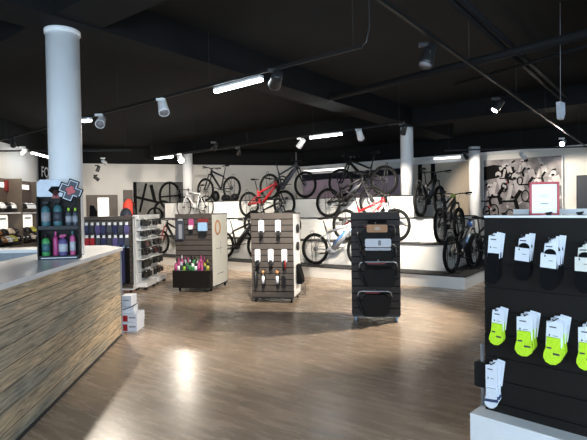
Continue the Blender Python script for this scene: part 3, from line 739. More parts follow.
# ------------------------------------------------------------ slatwall display stands
def backing(w_, z0, z1, y0, y1): return MB().box(-w_/2, w_/2, y0+.012, y1, z0, z1)
def slatpanel(w_, z0, z1, y0, y1, pitch=.1, groove=.014):
    b = MB(); z = z0
    while z < z1-.005:
        b.box(-w_/2, w_/2, y0, y0+.012, z, min(z+pitch-groove, z1)); z += pitch
    return b
def stand(name, label, p, yaw, w_, dp, m, side, hgt=1.495, base=.07, caster='black_plastic', shelfbase=False):
    r_ = thing(name, label, 'display stand', (p[0], p[1], 0), yaw)       # origin: middle of front foot line
    for nm in ('front_panel', 'rear_panel'):
        rp = slatpanel(w_, base+.03, hgt-.02, 0, .03).build(nm, m, r_)
        backing(w_, base+.03, hgt-.02, 0, .03).build('groove_backing', 'mural_black', rp)
        if nm[0] == 'r': rp.rotation_euler = (0, 0, pi); rp.location = (0, dp, 0)
    for s_ in (-1, 1):
        x = s_*(w_/2); MB().box(min(x, x-s_*.02), max(x, x-s_*.02), .03, dp-.03, base+.03, hgt-.02).build('side_panel', side, r_)
    MB().box(-w_/2, w_/2, 0, dp, hgt-.02, hgt).build('top_board', m, r_)
    MB().box(-w_/2+.01, w_/2-.01, .01, dp-.01, base, base+.03).build('bottom_frame', 'black_metal', r_)
    for sx in (-1, 1):
        for y in (.06, dp-.06):
            x = sx*(w_/2-.05); c = MB(); c.tube([(x-.012, y, .03), (x+.012, y, .03)], .03, 14); c.box(x-.02, x+.02, y-.02, y+.02, .058, base); c.build('caster', caster, r_)
    return r_
YS = R(-12)
def front_mid(pxa, pya, pxb, pyb): return (atz(pxa, pya)+atz(pxb, pyb))/2
S1p = front_mid(176.3, 292.4, 213.3, 293.4)+Vector((-.035, .15, 0)); S2p = front_mid(252.3, 302, 294.2, 304); S3p = front_mid(351, 321, 399.5, 320.5)+Vector((0, -.09, 0))
S1 = stand('display_stand', 'taupe slatwall stand with bottle bin and white poster side, left of three', S1p, YS, .745, .88, 'slat_taupe', 'white_paint')
S2 = stand('display_stand', 'taupe slatwall stand hung with white-carded grips, middle of three', S2p, YS, .715, .62, 'slat_taupe', 'white_paint')
S3 = stand('display_stand', 'charcoal slatwall stand with arched silver carriers, nearest of three', S3p, R(-8), .655, .60, 'slat_char', 'slat_char', caster='lightblue')
def sworld(root, v): return Matrix.Translation(root.location) @ Matrix.Rotation(root.rotation_euler.z, 4, 'Z') @ Vector(v)

# stand 1: bin, bottles, packs, poster
MB().box(-.372, .372, -.155, -.14, .09, .42).box(-.372, -.357, -.14, 0, .09, .42).box(.357, .372, -.14, 0, .09, .42).box(-.357, .357, -.14, 0, .36, .38).build('product_bin', 'slat_black', S1)
po = MB().box(.373, .378, .03, .85, .12, 1.46).build('poster', 'card_cream', S1)
rr = MB()
for q in range(20):
    A, B = 2*pi*q/20, 2*pi*(q+1)/20
    rr.tube([(.379, .30+.13*cos(A), 1.22+.13*sin(A)), (.379, .30+.13*cos(B), 1.22+.13*sin(B))], .02, 4)
rr.build('printed_ring', 'brown_orange', po)
MB().box(.378, .380, .2, .55, .80, .815).box(.378, .380, .45, .46, .7, .95).box(.378, .380, .25, .6, .30, .32).build('printed_sketch', 'ink_grey', po)
cols = [('pink', 'white_bright', 'magenta'), ('magenta', 'pink', 'white_bright'), ('silver_white', 'magenta', 'ink'), ('black_gloss', 'black_plastic', 'lime'), ('green', 'black_plastic', 'ink'), ('black_gloss', 'white_bright', 'green'),
        ('white_bright', 'green', 'green'), ('black_gloss', 'black_plastic', 'card_white'), ('pink', 'pink', 'magenta'), ('pink', 'magenta', None), ('yellow', 'black_plastic', 'ink'), ('black_gloss', 'yellow', 'yellow')]
cn_ = ['pink', 'magenta', 'silver', 'black and lime', 'green', 'black and green', 'white and green', 'black and white', 'pink and magenta', 'plain pink', 'yellow', 'black and yellow']
for k in range(12):
    bc, cc, lc = cols[k]; x = -.325+k*.059
    bottle('care_bottle', '%s bottle in the front row of the left stand\'s bin' % cn_[k], sworld(S1, (x, -.105, .38)), .0275, .22+.03*((k*7) % 3)/2, bc, cc, 'bottles in front row of the bin', lab=lc)
order = [9, 0, 2, 1, 7, 4, 6, 9, 8, 10]
for k, q in enumerate(order):
    bc, cc, lc = cols[q]; x = -.29+k*.065
    bottle('care_bottle', '%s bottle in the back row of the bin, %s' % (cn_[q], 'left half' if k < 5 else 'right half'), sworld(S1, (x, -.037, .38)), .029, .27+.05*((k*5) % 3)/2, bc, cc, 'bottles in back row of the bin', lab=lc)
def pack(name, label, cat, root, x, z, parts, group=None, y=-.045, dz=0):
    """a hanging pack: parts = list of (name, material, x0,x1,z0,z1,thickness)"""
    o = thing(name, label, cat, sworld(root, (x, y, z)), root.rotation_euler.z+random.uniform(-.05, .05), group)
    for nm, m, x0, x1, z0, z1, th in parts: MB().rbox(x0, x1, -th, 0, z0, z1, min(.012, (x1-x0)*.2), None).build(nm, m, o)
    return o
def hook(root, x, z, l=.10): MB().tube([(x, .005, z), (x, -l, z), (x, -l-.01, z+.012)], .004, 5).build('hook', 'steel', root)
for x, z in ((-.22, 1.42), (-.02, 1.42), (.22, 1.42)): hook(S1, x, z)
pack('glove_pack', 'grey-blue glove pack hanging at left on the left stand', 'pack', S1, -.24, 1.42, [('glove', 'slate', -.085, .085, -.42, -.05, .035), ('card', 'silver_white', -.05, .05, -.10, -.02, .006), ('second_glove', 'fabric_grey', -.02, .05, -.40, -.12, .05)])
pack('tool_pack', 'small pink carded pack with black foot, middle of the left stand', 'pack', S1, -.02, 1.42, [('card', 'pink', -.055, .055, -.20, -.02, .006), ('blister', 'white_bright', -.04, .04, -.22, -.14, .04), ('body', 'black_plastic', -.035, .035, -.30, -.22, .03)])
pack('tool_pack', 'wide pale blue pack with red header on the left stand', 'pack', S1, .22, 1.42, [('card', 'dull_red', -.11, .11, -.09, -.02, .006), ('blister', 'lightblue', -.09, .09, -.25, -.09, .04), ('body', 'black_plastic', -.07, .07, -.36, -.25, .035)])
tag(MB().tube([(0, 0, 0), (0, 0, .0)], .01, 4).build('scrap', 'black_plastic'), 'x', 'x'); bpy.data.objects.remove(bpy.data.objects['scrap'])

# stand 2: carded grips
def grip_pack(x, z, lab, c2='black_plastic', red=False, hw=.035, ch=.20, gl=.14):
    hook(S2, x, z+.01)
    o = pack('grip_pack', lab, 'pack', S2, x, z, [('card', 'card_white', -hw-.01, hw+.01, -ch, 0, .02)], 'carded grips on the middle stand')
    MB().tube([(-.014, -.03, -ch+.03), (-.014, -.03, -ch-gl)], .015, 8).build('grip', c2, o); MB().tube([(.017, -.03, -ch+.03), (.017, -.03, -ch-gl*.8)], .015, 8).build('grip', 'dull_red' if red else c2, o)
for x, l in ((-.185, 'left'), (.10, 'right')): grip_pack(x+.02, 1.38, 'white-carded black grips, %s of two in the top row of the middle stand' % l)
for x, l, rd_ in ((-.235, 'left', 0), (-.01, 'centre', 0), (.22, 'right with reddish grip', 1)): grip_pack(x, .90, 'white-carded grips, %s of three in the middle row of the middle stand' % l, red=bool(rd_), ch=.21)
for k, x in enumerate((-.27, -.14, .10)):
    hook(S2, x, .57)
    o = pack('pump', ['slim black pump at left in the bottom row of the middle stand', 'black and white pump with brown head in the bottom row', 'black and white pump with cream label, right in the bottom row'][k], 'pump', S2, x, .56, [('card', 'black_plastic', -.03, .03, -.28, 0, .01)], 'mini pumps on the middle stand')
    MB().tube([(0, -.03, -.02), (0, -.03, -.30)], .017, 10).build('barrel', 'dark_steel', o)
    if k: MB().tube([(0, -.03, -.10), (0, -.03, -.22)], .024, 10).build('label_band', 'card_white', o); MB().tube([(0, -.03, -.01), (0, -.03, -.06)], .026, 10).build('head', 'brown_orange', o)
hook(S2, .2, .46); pack('grip_pack', 'short dark grips hanging at lower right of the middle stand', 'pack', S2, .20, .46, [('grip', 'black_plastic', -.03, .03, -.2, 0, .03)])
# side of stand 2: black saddlebag and hooks
o = thing('saddle_bag', 'black bag hanging on the white right side of the middle stand', 'bag', sworld(S2, (.36, .30, .0)), YS)
MB().prism([(0.01, .30), (.10, .30), (.10, .38), (.04, .60), (.01, .62)], -.12, .12).build('pouch', 'knit_black', o)
b = MB(); b.tube([(0, 0, .28), (.13, 0, .28), (.14, 0, .26), (.14, 0, .12), (.10, 0, .10), (0, 0, .10)], .004, 5).build('wire_hook', 'dark_steel', S2).location = (.36, .3, 0)
for z, zz_ in ((.85, 1.0), (1.15, 1.3)):
    o = MB().ell((0.02, 0, 0), .022, .10, .08); ob = o.build('light_pack', 'black_plastic'); ob.location = sworld(S2, (.36, .3, (z+zz_)/2)); ob.rotation_euler = (0, 0, YS)
    tag(ob, 'small black pack on the side of the middle stand, %s' % ('lower' if z < 1 else 'upper'), 'pack')

# stand 3: arched carriers, cards
def carrier(zt, wd, lab, dark=False, x=0.):
    o = thing('luggage_carrier', lab, 'carrier', sworld(S3, (x, -.005, zt)), S3.rotation_euler.z, 'arched carriers on the charcoal stand')
    h = wd/2; y = -.12
    a = MB(); a.tube([(-h-.0, y, -.10), (-h, y, -.035), (-h+.02, y, -.01), (-h+.05, y, 0), (h-.05, y, 0), (h-.02, y, -.01), (h, y, -.035), (h, y, -.07)], .0085, 8); a.build('arch', 'dark_steel' if dark else 'steel', o)
    MB().tube([(-h, y, -.09), (-h+.01, y, -.16), (-h+.05, y-.01, -.26), (-h+.10, y, -.33)], [.016, .02, .018, .012], 8).build('strap', 'black_plastic', o); s = MB(); s.tube([(h, y, -.06), (h-.01, y, -.12), (h-.01, y, -.17)], [.015, .019, .014], 8); s.build('strap', 'black_plastic', o)
    p = MB(); p.rbox(-h+.07, h-.03, y+.01, -.004, -.34, -.05, .05); p.build('pouch', 'slat_black', o)
    MB().box(-h+.10, h-.16, y-.004, y, -.03, -.012).build('red_tag', 'dull_red', o)
    MB().tube([(0, 0, .02), (0, -.13, .02)], .006, 6).tube([(0, -.13, .02), (0, -.135, .035)], .009, 6).build('hanger', 'steel', o)
carrier(.835, .50, 'silver arched carrier with black pouch, third from top on the charcoal stand', x=.03)
carrier(.445, .44, 'silver arched carrier with black pouch, lowest on the charcoal stand', x=-.02)
carrier(1.33, .50, 'dark arched carrier behind the orange card, topmost on the charcoal stand', True)
carrier(1.07, .46, 'dark arched carrier under the white box card, second on the charcoal stand', True, x=.03)
pack('card_sign', 'black and orange header card at top of the charcoal stand', 'sign', S3, .02, 1.40, [('black_header', 'mural_black', -.125, .125, -.06, 0, .004), ('orange_print', 'brown_orange', -.135, .135, -.17, -.07, .004), ('pale_print', 'beige', -.03, .04, -.14, -.10, .007)], y=-.14)
pack('card_sign', 'white rectangular card on the charcoal stand above a grey box', 'sign', S3, .03, 1.145, [('card', 'card_white', -.17, .17, -.11, 0, .004), ('grey_strip', 'silver_white', -.17, .17, -.155, -.12, .004), ('printed_mark', 'ink_grey', .0, .04, -.09, -.02, .006)], y=-.15)

# ------------------------------------------------------------ gloves stand and white gondolas behind the counter
G1 = thing('display_stand', 'grey slatwall stand with gloves seen just behind the counter end', 'display stand', (-3.54, 9.30, 0), R(-4))
fp = slatpanel(.92, .1, 1.47, 0, .03).build('front_panel', 'slat_taupe', G1); backing(.92, .1, 1.47, 0, .03).build('groove_backing', 'mural_black', fp)
MB().box(-.46, .46, .03, .5, 1.45, 1.47).build('top_board', 'white_paint', G1); MB().box(-.46, .46, .03, .46, .06, .10).build('bottom_frame', 'white_paint', G1)
MB().box(-.46, .46, .48, .50, .1, 1.45).build('back_board', 'white_paint', G1)
for x in (-.4, .4):
    for y in (.06, .44): MB().tube([(x-.012, y, .03), (x+.012, y, .03)], .03, 12).build('caster', 'black_plastic', G1)
gc = [('navy', 'dark navy'), ('slate', 'grey-blue'), ('purple', 'purple-blue'), ('navy', 'navy'), ('slate', 'slate')]
for row, z in enumerate((1.36, 1.12)):
    for k in range(8):
        x = -.39+k*.112; m_ = gc[(k+row*2) % 5]
        MB().tube([(x, 0, z), (x, -.09, z)], .004, 4).build('hook', 'steel', G1)
        o = thing('glove_pair', '%s gloves on a white tag, %s row of the grey stand behind the counter' % (m_[1], ['top', 'second'][row]), 'gloves', sworld(G1, (x, -.05, z)), R(-4)+random.uniform(-.2, .2), '%s gloves in the %s row' % (m_[1], ['top', 'second'][row]))
        MB().box(-.028, .028, -.004, .0, -.055, .0).build('tag', 'white_bright', o)
        MB().rbox(-.045, .045, -.03, .012, -.19, -.055, .02).build('palm', m_[0] if not (row and k < 2) else 'red', o)
        f = MB()
        for q in range(4): f.tube([(-.034+q*.022, -.01, -.18), (-.036+q*.023, -.01, -.225-(.012 if q in (1, 2) else 0))], .010, 6)
        f.build('fingers', m_[0], o)
for k in range(4):
    x = .15+k*.085
    o = pack('shorts', '%s hanging garment low on the grey stand behind the counter end' % ['black', 'navy', 'dark navy', 'black and navy'][k], 'clothing', G1, x, .93, [('cloth', ['knit_black', 'navy', 'navy', 'knit_black'][k], -.035, .035, -.72, -.06, .05), ('tag', 'lightblue', -.02, .02, -.06, 0, .005)], 'hanging garments on the grey stand')
def gondola(loc, rz, lab, ln, seed):
    rnd = random.Random(seed)
    g = thing('shelving_unit', lab, 'shelving', loc, rz)     # local x runs away along the side, -y toward viewer's right
    MB().box(0, ln, .02, .04, .12, 1.46).build('back_board', 'white_paint', g)
    for x in (0, ln-.03): MB().box(x, x+.03, -.0, .06, .06, 1.47).build('upright', 'white_paint', g)
    MB().box(0, ln, -.20, .05, .07, .16).build('base_shelf', 'white_paint', g)
    MB().box(0, ln, -.06, .06, 1.40, 1.49).build('top_rail', 'white_paint', g)
    for z in (.62, 1.0, 1.2): MB().box(0.02, ln-.02, -.13, .02, z-.02, z).build('shelf', 'white_paint', g)
    for x in (.06, ln-.06):
        for y in (-.15, .03): MB().tube([(x-.012, y, .033), (x+.012, y, .033)], .033, 12).build('caster', 'black_plastic', g)
    Mx = Matrix.Translation(loc) @ Matrix.Rotation(rz, 4, 'Z')
    kinds = [('black', 'black_plastic'), ('dark grey', 'dark_steel'), ('black and red', 'dull_red')]
    for z, hh in ((1.39, .13), (1.17, .12), (.97, .15), (.80, .13), (.59, .16), (.36, .15)):
        n_ = int(ln/.085)
        for k in range(n_):
            x = .08+k*(ln-.14)/(n_-1) if n_ > 1 else ln/2
            q = 0 if rnd.random() < .72 else (1 if rnd.random() < .75 else 2)
            zz = z-.0; h_ = hh*(.75+.25*rnd.random())
            o = MB(); o.rbox(-.034, .034, -.05, 0, -h_, -.03, .012); o.box(-.028, .028, -.004, 0, -.03, 0); o.tube([(0, .075, -.008), (0, -.02, -.008)], .003, 4)
            ob = o.build('accessory_pack', kinds[q][1]); ob.location = Mx @ Vector((x, -.06-.02*rnd.random(), zz)); ob.rotation_euler = (0, 0, rz)
            tag(ob, '%s bike accessory pack hanging in %s' % (kinds[q][0], lab.split(',')[0]), 'accessory', '%s accessories in %s' % (kinds[q][0], lab.split(',')[0]))
    return g
g0 = atz(137, 293.5); g1 = atz(147, 288)
dv = Vector((.03, 1.0)).normalized()
gondola((-3.085, 9.56, 0), math.atan2(dv.y, dv.x), 'the nearer white wheeled shelving unit, behind the counter end', .60, 3)
gondola((-3.07, 10.30, 0), math.atan2(dv.y, dv.x), 'the farther white wheeled shelving unit, right of the gloves stand', .62, 5)
hh_ = helmet('bike_helmet', 'dark blue bike helmet standing on top of the gloves stand', sworld(G1, (.26, .25, 1.475)), R(-60), 'slate', 1.05)
o = thing('bike_bag', 'dark bag standing on top of the gloves stand by the column', 'bag', sworld(G1, (-.40, .25, 1.47)), 0)
MB().prism([(-.05, 0), (.06, 0), (.05, .10), (-.01, .22), (-.04, .22)], -.06, .06).build('body', 'knit_black', o)

# ------------------------------------------------------------ sock gondola on the right
A0 = Vector((1.262, 3.235)); E = Vector((.709, -.705)).normalized(); yawS = math.atan2(E.y, E.x)
PZ = .2
SG = thing('display_stand', 'black slatwall sock display on a white plinth at the right', 'display stand', (A0.x, A0.y, 0), yawS)
SL = 1.25
b = MB(); b.box(0, SL, .012, .03, PZ, 1.475); z = 1.475-.152
b.box(0, SL, 0, .012, 1.475-.14, 1.475)
while z > PZ:
    b.box(0, SL, 0, .012, max(z-.140, PZ), z-.004+.002); z -= .152
b.build('front_panel', 'slat_black', SG)
b = MB(); b.box(0, SL, .53, .55, PZ, 1.475); b.build('rear_panel', 'slat_black', SG)
MB().box(0, .02, .03, .53, PZ, 1.475).box(SL-.02, SL, .03, .53, PZ, 1.475).build('end_panel', 'slat_black', SG)
MB().box(-.045, SL+.05, -.13, .70, 0, PZ-.0).build('plinth', 'plinth_white', SG)
tr = MB(); tr.box(0, SL, 0, .55, 1.476, 1.490); tr.box(0, SL, .50, .55, 1.490, 1.526)
tr.build('top_tray', 'white_bright', SG)
def ws_(x, y, z): return Matrix.Translation((A0.x, A0.y, 0)) @ Matrix.Rotation(yawS, 4, 'Z') @ Vector((x, y, z))
def onpanel(px, py, off=0.):
    o_ = Vector((A0.x, A0.y, 0))+Vector((E.y, -E.x, 0))*off*1.0
    v = atplane(px, py, o_, Vector((E.y, -E.x, 0))); d = v-Vector((A0.x, A0.y, 0)); return d.x*E.x+d.y*E.y, v.z
# small clips on tray
for k, px in enumerate((497, 519, 545, 574)):
    x, _ = onpanel(px, 215); o = MB(); o.box(-.012, .012, -.01, .01, 0, .012); o.tube([(-.02, 0, .012), (.02, 0, .018)], .005, 5); ob = o.build('tray_clip', 'black_plastic')
    ob.location = ws_(x, (.12, .3, .07, .12)[k], 1.490); ob.rotation_euler = (0, 0, yawS); tag(ob, ['black clip lying at left end of the white top tray', 'black clip at the back of the white top tray', 'black clip in front of the red-framed sign', 'black clip at the right on the white top tray'][k], 'clip', 'small clips on the sock display tray')
# red-framed sign
xs, _ = onpanel(543, 215); 
sg = thing('counter_sign', 'white sign in a red frame standing on the sock display', 'sign', ws_(xs-.045, .17, 1.490), R(-8))
sg.scale = (.88, .88, .92)
b = MB(); b.box(-.102, -.086, 0, .014, 0, .23); b.box(.086, .102, 0, .014, 0, .23); b.box(-.102, .102, 0, .014, .213, .23); b.box(-.098, .098, 0, .03, 0, .012)
b.build('red_frame', 'red', sg); MB().box(-.086, .086, .004, .010, .012, .213).build('paper', 'white_bright', sg)
MB().box(-.03, .03, .003, .004, .13, .134).box(-.025, .03, .003, .004, .075, .083).build('printed_line', 'ink_grey', sg)

def sock_outline(L_, w_, foot):
    # cuff at top, heel, foot turned
    return [(-w_*.42, 0), (w_*.40, 0), (w_*.44, -L_*.35), (w_*.50, -L_*.52), (w_*.56, -L_*.68), (w_*.46, -L_*.84), (w_*.20, -L_*.97), (-w_*.15, -L_), (-w_*.45, -L_*.93), (-w_*.62, -L_*.78), (-w_*.60, -L_*.62), (-w_*.48, -L_*.40)]
def sock_pack(label, x, ztop, cw, chh, sockm, sl, so, style, group, depth, tilt=0., cardm='card_white', toe=None, sw=None):
    o = thing('sock_pack', label, 'socks', ws_(x, -.012-depth, ztop), yawS, group)
    o.rotation_euler = (0, tilt, yawS)
    sw = sw or cw*.95
    if style == 'wrap':
        c = MB(); c.prism([(-cw/2, -chh), (cw/2*.86, -chh-.008), (cw/2*.92, 0), (cw/2*.12, 0), (cw/2*.05, -.02), (-cw/2*.72, -.03)], -.003, -.0015)
        cd_ = c.build('card', cardm, o)
        k_ = MB(); k_.prism([(cw*.36*cos(A_*pi/10), -chh*.52+cw*.34*sin(A_*pi/10)) for A_ in range(11)], -.012, -.003); k_.build('cuff', sockm, o)
        MB().prism([(-cw*.56, -chh), (cw*.40, -chh*1.02), (cw*.42, -chh*.55), (-cw*.54, -chh*.50)], -.016, -.0125).build('band', cardm, o)
        MB().prism([(x_-cw*.0, z_-chh*.55) for x_, z_ in sock_outline(sl, sw, 1)], -.012, -.004).build('sock', sockm, o)
        mk_ = -.0165
    else:
        c = MB(); c.prism([(-cw/2, -chh), (cw/2*.9, -chh*1.01), (cw/2, -.005), (-cw/2*.2, 0), (-cw/2*.3, -.012), (-cw/2*.94, -.018)], -.0045, -.0025)
        cd_ = c.build('card', cardm, o)
        b = MB(); b.prism([(x_, z_-so) for x_, z_ in sock_outline(sl, sw, 1)], -.022, -.006); so_ = b.build('sock', sockm, o)
        if style == 'neon':
            MB().box(-sw*.40, -sw*.1, -.0235, -.022, -so-sl*.42, -so-sl*.36).build('printed_mark', 'ink', so_); MB().box(.0, sw*.42, -.0235, -.022, -so-sl*.62, -so-sl*.55).build('printed_mark', 'ink', so_)
        if toe: MB().prism([(x_*1.04, z_-so) for x_, z_ in [(-sw*.5, -sl*.55), (sw*.5, -sl*.5), (sw*.56, -sl*.64), (-sw*.62, -sl*.70)]], -.0235, -.0055).build('stripe', toe, so_)
        mk_ = -.005
    pr = MB(); pr.box(-cw*.32, -cw*.24, mk_-.0005, mk_, -chh*.62, -chh*.55); pr.box(-cw*.1, cw*.2, mk_-.0005, mk_, -chh*.60, -chh*.58) if style != 'wrap' else pr.box(-cw*.05, cw*.2, mk_-.0005, mk_, -chh*.76, -chh*.74)
    pr.box(-cw*.3, cw*.1, mk_-.0005 if style != 'wrap' else -.0035, mk_ if style != 'wrap' else -.003, -.045, -.038)
    pr.build('printed_text', 'ink', cd_)
    return o
def sock_group(px, py, n_, cw, chh, sockm, sl, so, style, what, cardm='card_white', toe=None, hx=0., sw=None):
    x, z = onpanel(px, py); xx = x
    MB().tube([(xx, .0, z-.012), (xx, -.03-.028*n_, z-.012), (xx, -.038-.028*n_, z)], .0035, 5).build('hook', 'dark_steel', SG)
    for k in range(n_):
        where = ['front pack', 'second pack', 'third pack', 'fourth pack'][n_-1-k]
        sock_pack('%s, %s on its hook' % (what, where), xx+[.016, .004, -.014, -.004][k % 4]+hx, z+[.008, .002, -.012, -.016][k % 4], cw, chh, sockm, sl, so, style, None, .006+.026*k, [.10, .05, -.02, .03][k % 4], cardm, toe, sw)
cwid = .092
sock_group(497.5, 233, 2, .085, .16, 'knit_black', .20, .13, 'plain', 'white card with black sock at far left, top row', sw=.08)
sock_group(527, 234, 2, .09, .165, 'knit_black', .20, .13, 'wrap', 'banded card and black sock, second in top row')
sock_group(557, 236, 4, .09, .165, 'knit_black', .21, .15, 'wrap', 'banded card and black sock, third in top row')
sock_group(591, 240, 3, .09, .16, 'knit_black', .20, .12, 'wrap', 'cream card and black sock, top right photo edge', cardm='card_cream')
sock_group(501, 307, 2, .082, .145, 'knit_neon', .140, .10, 'neon', 'carded neon sock, far left of neon row', sw=.075)
sock_group(531, 311, 3, .098, .155, 'knit_neon', .155, .10, 'neon', 'carded neon sock, second in neon row', sw=.09)
sock_group(561, 315, 4, .094, .155, 'knit_neon', .16, .10, 'neon', 'carded neon sock, third in neon row', sw=.085)
sock_group(593, 321, 3, .092, .155, 'knit_neon', .155, .10, 'neon', 'carded neon sock at right photo edge', sw=.085)
sock_group(498, 359, 3, .080, .17, 'knit_white', .13, .16, 'plain', 'white sock with navy stripe, bottom row', toe='knit_navy', sw=.07)
# little gadget on left edge of the display
gp = ws_(-.04, .05, 0)
tg = thing('tag_dispenser', 'black box with a grey post standing on the plinth behind the sock display edge', 'box', gp+Vector((0, 0, PZ)), yawS)
MB().tube([(0, 0, 0), (0, 0, .42)], .012, 8).build('post', 'fabric_grey', tg); MB().rbox(-.045, .035, -.03, .03, .13, .30, .01).build('body', 'black_plastic', tg)

# ------------------------------------------------------------ tracks and lamps
TZ = 3.1
def track(pa, pb, label, z=TZ, cap=True):
    a, b_ = atz(*pa, z), atz(*pb, z); d = (b_-a); l = d.length
    o = thing('light_track', label, 'lighting track', (a.x, a.y, z), math.atan2(d.y, d.x))
    MB().box(0, l, -.015, .015, 0, .035).build('rail', 'track_dark', o)
    n_ = max(2, int(l/2.0)); 
    for k in range(n_+1):
        x = .1+(l-.2)*k/n_; MB().tube([(x, 0, .035), (x, 0, CEIL-z)], .0022, 4).build('suspension_wire', 'dark_steel', o)
    return o
track((-60, 156), (362, 48), 'long black track running from left edge to top centre with the big lit tube')
p_ = atz(362, 48, TZ); q_ = Vector((p_.x+.02, p_.y, 0))
tag(MB().tube([(p_.x, p_.y, TZ+.02), (p_.x+.04, p_.y-.02, TZ+.05), (p_.x+.07, p_.y-.03, TZ+.2), (p_.x+.06, p_.y-.04, CEIL)], .006, 6).build('power_cable', 'dark_steel'), 'thin cable rising to the ceiling from the end of the long track', 'cable')
track((150, 159.2), (404, 123), 'black track above the podium carrying the shorter lit tube')
track((372, -4), (590, 150), 'black track running diagonally from top centre to the right edge')
track((130, 151), (-40, 152), 'black track over the helmet shelving at far left', 2.95)
track((445, 151.2), (600, 147), 'thin black track along the wall above the cyclists mural', 3.0)
# conduits
def pipe(pa, pb, z, r_, label):
    a, b_ = atz(*pa, z), atz(*pb, z)
    tag(MB().tube([a, b_], r_, 10).build('ceiling_pipe', 'beam_black'), label, 'pipe')
pipe((444, -6), (562, 100), 3.55, .03, 'black pipe along the ceiling at upper right, left of the pair')
pipe((456, -6), (566, 96), 3.55, .03, 'black pipe along the ceiling at upper right, right of the pair')
pipe((600, 30), (330, 98), 3.35, .05, 'thick black pipe crossing the ceiling from the right edge')
pipe((600, 42), (455, 85), 3.4, .02, 'thin black pipe crossing the ceiling below the thick one at right')

def lin(c): return c
def spot(px, py, lab, m, aim=None, lit=False, energy=0, z=TZ, color=(1, .9, .76), size=1.25, blend=.5, drop=.12, s_=1.):
    c = atz(px, py, z-drop); o = thing('track_spotlight', lab, 'spotlight', (c.x, c.y, z-drop), 0)
    aim = Vector(aim) if aim else c+Vector((.3, .8, -.6)); d = (aim-c).normalized()
    MB().box(-.09, .03, -.018, .018, drop-.035, drop-.0).build('adapter', m, o)
    MB().tube([(-.0, 0, drop-.03), (0, 0, .045*s_)], .011, 8).tube([(0, -.055*s_, 0), (0, -.055*s_, .045*s_), (0, .055*s_, .045*s_), (0, .055*s_, 0)], .006, 6).build('bracket', m, o)
    q = d.to_track_quat('Z', 'Y').to_matrix().to_4x4()
    MB().lathe([(.030*s_, -.10*s_), (.045*s_, -.095*s_), (.048*s_, -.02*s_), (.056*s_, .06*s_), (.056*s_, .085*s_), (.050*s_, .085*s_), (.048*s_, .075*s_)], seg=20, mtx=q).build('head', m, o)
    MB().lathe([(.047*s_, .072*s_), (.047*s_, .082*s_)], seg=20, mtx=q).build('lens', 'lens_on' if lit else 'lens_off', o)
    if energy:
        ld = bpy.data.lights.new('spot_beam', 'SPOT'); ld.energy = energy*1.25; ld.color = color; ld.spot_size = size; ld.spot_blend = blend; ld.shadow_soft_size = .05
        lo = bpy.data.objects.new('spot_beam', ld); C.objects.link(lo); lo.location = c+d*.11*s_; lo.rotation_euler = d.to_track_quat('-Z', 'Y').to_euler()
    return o
def P3(t, i, z): p = pod(t, i); return (p[0], p[1], z)
spot(101, 121.5, 'white unlit track spotlight nearest the white column', 'white_paint', (-2.5, 5.0, 1.1), s_=1.3, energy=80)  # lens stays dark; beam added to brighten the counter top
spot(163, 107, 'white unlit track spotlight between column and big lit tube', 'white_paint', (-.9, 5.2, .2), s_=1.3, energy=18)  # dark lens too, with a weak beam added to lift the near floor
spot(276, 80, 'black track spotlight beside the right end of the big lit tube', 'black_metal', P3(.4, 6.6, .4), energy=190, s_=1.3)
spot(428, 56, 'black track spotlight at top right on the diagonal track', 'black_metal', (.3, 3.9, .2), s_=1.25)
spot(498, 106, 'lit spotlight in the dark ceiling above the podium bikes', 'black_metal', (.6, 7.0, .2), lit=True, energy=150)
spot(563, 143, 'bright lit spotlight at right end of the diagonal track', 'white_paint', (3.2, 8.3, 1.2), lit=True, energy=60)
spot(301, 143.5, 'white lit spotlight left of the shorter lit tube', 'white_paint', P3(.1, 6.4, .3), lit=True, energy=110, s_=1.2)
spot(360, 135, 'white spotlight right of the shorter lit tube', 'white_paint', P3(1.2, 2.2, 1.3), energy=170, s_=1.2)
spot(180.5, 158, 'brightest lit spotlight in front of the far column', 'white_paint', (-1.9, 10.8, .8), lit=True, energy=24, s_=1.5)
spot(404, 130, 'round black spotlight in front of the podium column', 'black_metal', P3(.3, 2.2, .7), energy=120)
spot(466, 156.5, 'black spotlight on the wall track beside the thin column', 'black_metal', P3(6.8, 1.0, 1.6), energy=60, z=3.0)
spot(523, 156, 'small lit spotlight in front of the cyclists mural', 'white_paint', P3(6.8, -1.0, 1.7), lit=True, energy=60, z=3.0)
spot(104, 162, 'white lit spotlight right of the white column, low against the far wall', 'white_paint', (-5.2, 17.8, 2.2), lit=True, energy=30, z=3.05)
spot(98, 169, 'small black spotlight below the lit one at far wall', 'black_metal', (-6.5, 15, 1.4), z=3.0)
spot(96.5, 178.5, 'lowest small black spotlight right of the white column', 'black_metal', (-4.6, 17, 1), z=2.75)
spot(13, 143.5, 'black spotlight on the track at far left', 'black_metal', (*leftp(12.4, .2), 1.6), energy=14, z=3.1)
spot(24, 152, 'white lit spotlight over the helmet shelving at far left', 'white_paint', (*leftp(11.4, .2), 2.3), lit=True, energy=14, z=3.0)
spot(239, 152, 'small black spotlight against the ceiling over the far-left hardtail', 'black_metal', P3(2.0, 7.5, 1.6), energy=60)
spot(215, 147, 'small black spotlight over the road bike', 'black_metal', P3(.4, 9.0, .7), energy=170)
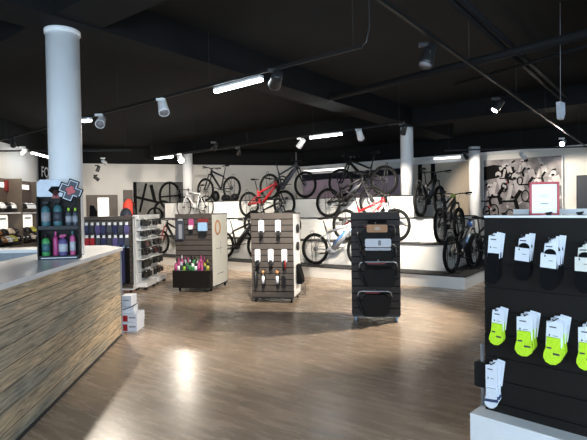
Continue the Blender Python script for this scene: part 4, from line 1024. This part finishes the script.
def led(pa, pb, lab, z=TZ-.03, energy=0, hh=.03):
    a, b_ = atz(*pa, z), atz(*pb, z); d = b_-a; l = d.length
    o = thing('led_tube', lab, 'light', (a.x, a.y, z-.025), math.atan2(d.y, d.x))
    MB().box(0, l, -.025, .025, .015, .05).build('housing', 'white_paint', o); MB().box(.01, l-.01, -.026, .026, -.012, .018).build('tube', 'led', o)
led((215, 90), (262, 77.5), 'big bright lit tube on the long ceiling track')
led((310, 137), (342, 133), 'shorter lit tube on the track above the podium')
led((155, 158), (173, 156), 'small lit tube left of the brightest spotlight')
led((32, 152), (50, 157), 'lit tube left of the white column over the shelving')
led((82, 120), (91, 119), 'short lit tube tip just right of the white column')
# hanging white sensor
sv = Vector(aty(560.5, 110, 5.6))
o = thing('hanging_sensor', 'small white box hanging on a thin cord at upper right', 'sensor', (sv.x, sv.y, sv.z), .5)
MB().prism([(-.045, .09), (.045, .08), (.05, -.04), (.02, -.11), (-.03, -.10)], -.025, .025).build('housing', 'silver_white', o); MB().tube([(0, 0, .08), (0, 0, CEIL-sv.z)], .003, 4).build('cord', 'fabric_grey', o)

# ------------------------------------------------------------ daylight through the shop windows
for x0, x1 in ((-5.2, -2.9), (-2.6, -.2), (.6, 3.1), (3.4, 5.9)):
    ld = bpy.data.lights.new('daylight', 'AREA'); ld.shape = 'RECTANGLE'; ld.size = x1-x0; ld.size_y = 2.5; ld.energy = 85; ld.color = (.60, .80, 1)
    lo = bpy.data.objects.new('daylight', ld); C.objects.link(lo); lo.location = ((x0+x1)/2, -3.3, 1.7); lo.rotation_euler = (R(90), 0, 0)
w = bpy.data.worlds.new('World'); sc.world = w; w.use_nodes = True
bg = w.node_tree.nodes['Background']; bg.inputs['Color'].default_value = (.62, .78, 1, 1); bg.inputs['Strength'].default_value = .8

sc.view_settings.view_transform = 'Standard'; sc.view_settings.look = 'None'; sc.view_settings.gamma = 1
sc.view_settings.exposure = 2.0
sc.view_settings.use_curve_mapping = False
sc.cycles.use_denoising = True
sc.cycles.max_bounces = 6; sc.cycles.diffuse_bounces = 4; sc.cycles.glossy_bounces = 3
sc.cycles.sample_clamp_indirect = 6
sc.cycles.caustics_reflective = False; sc.cycles.caustics_refractive = False
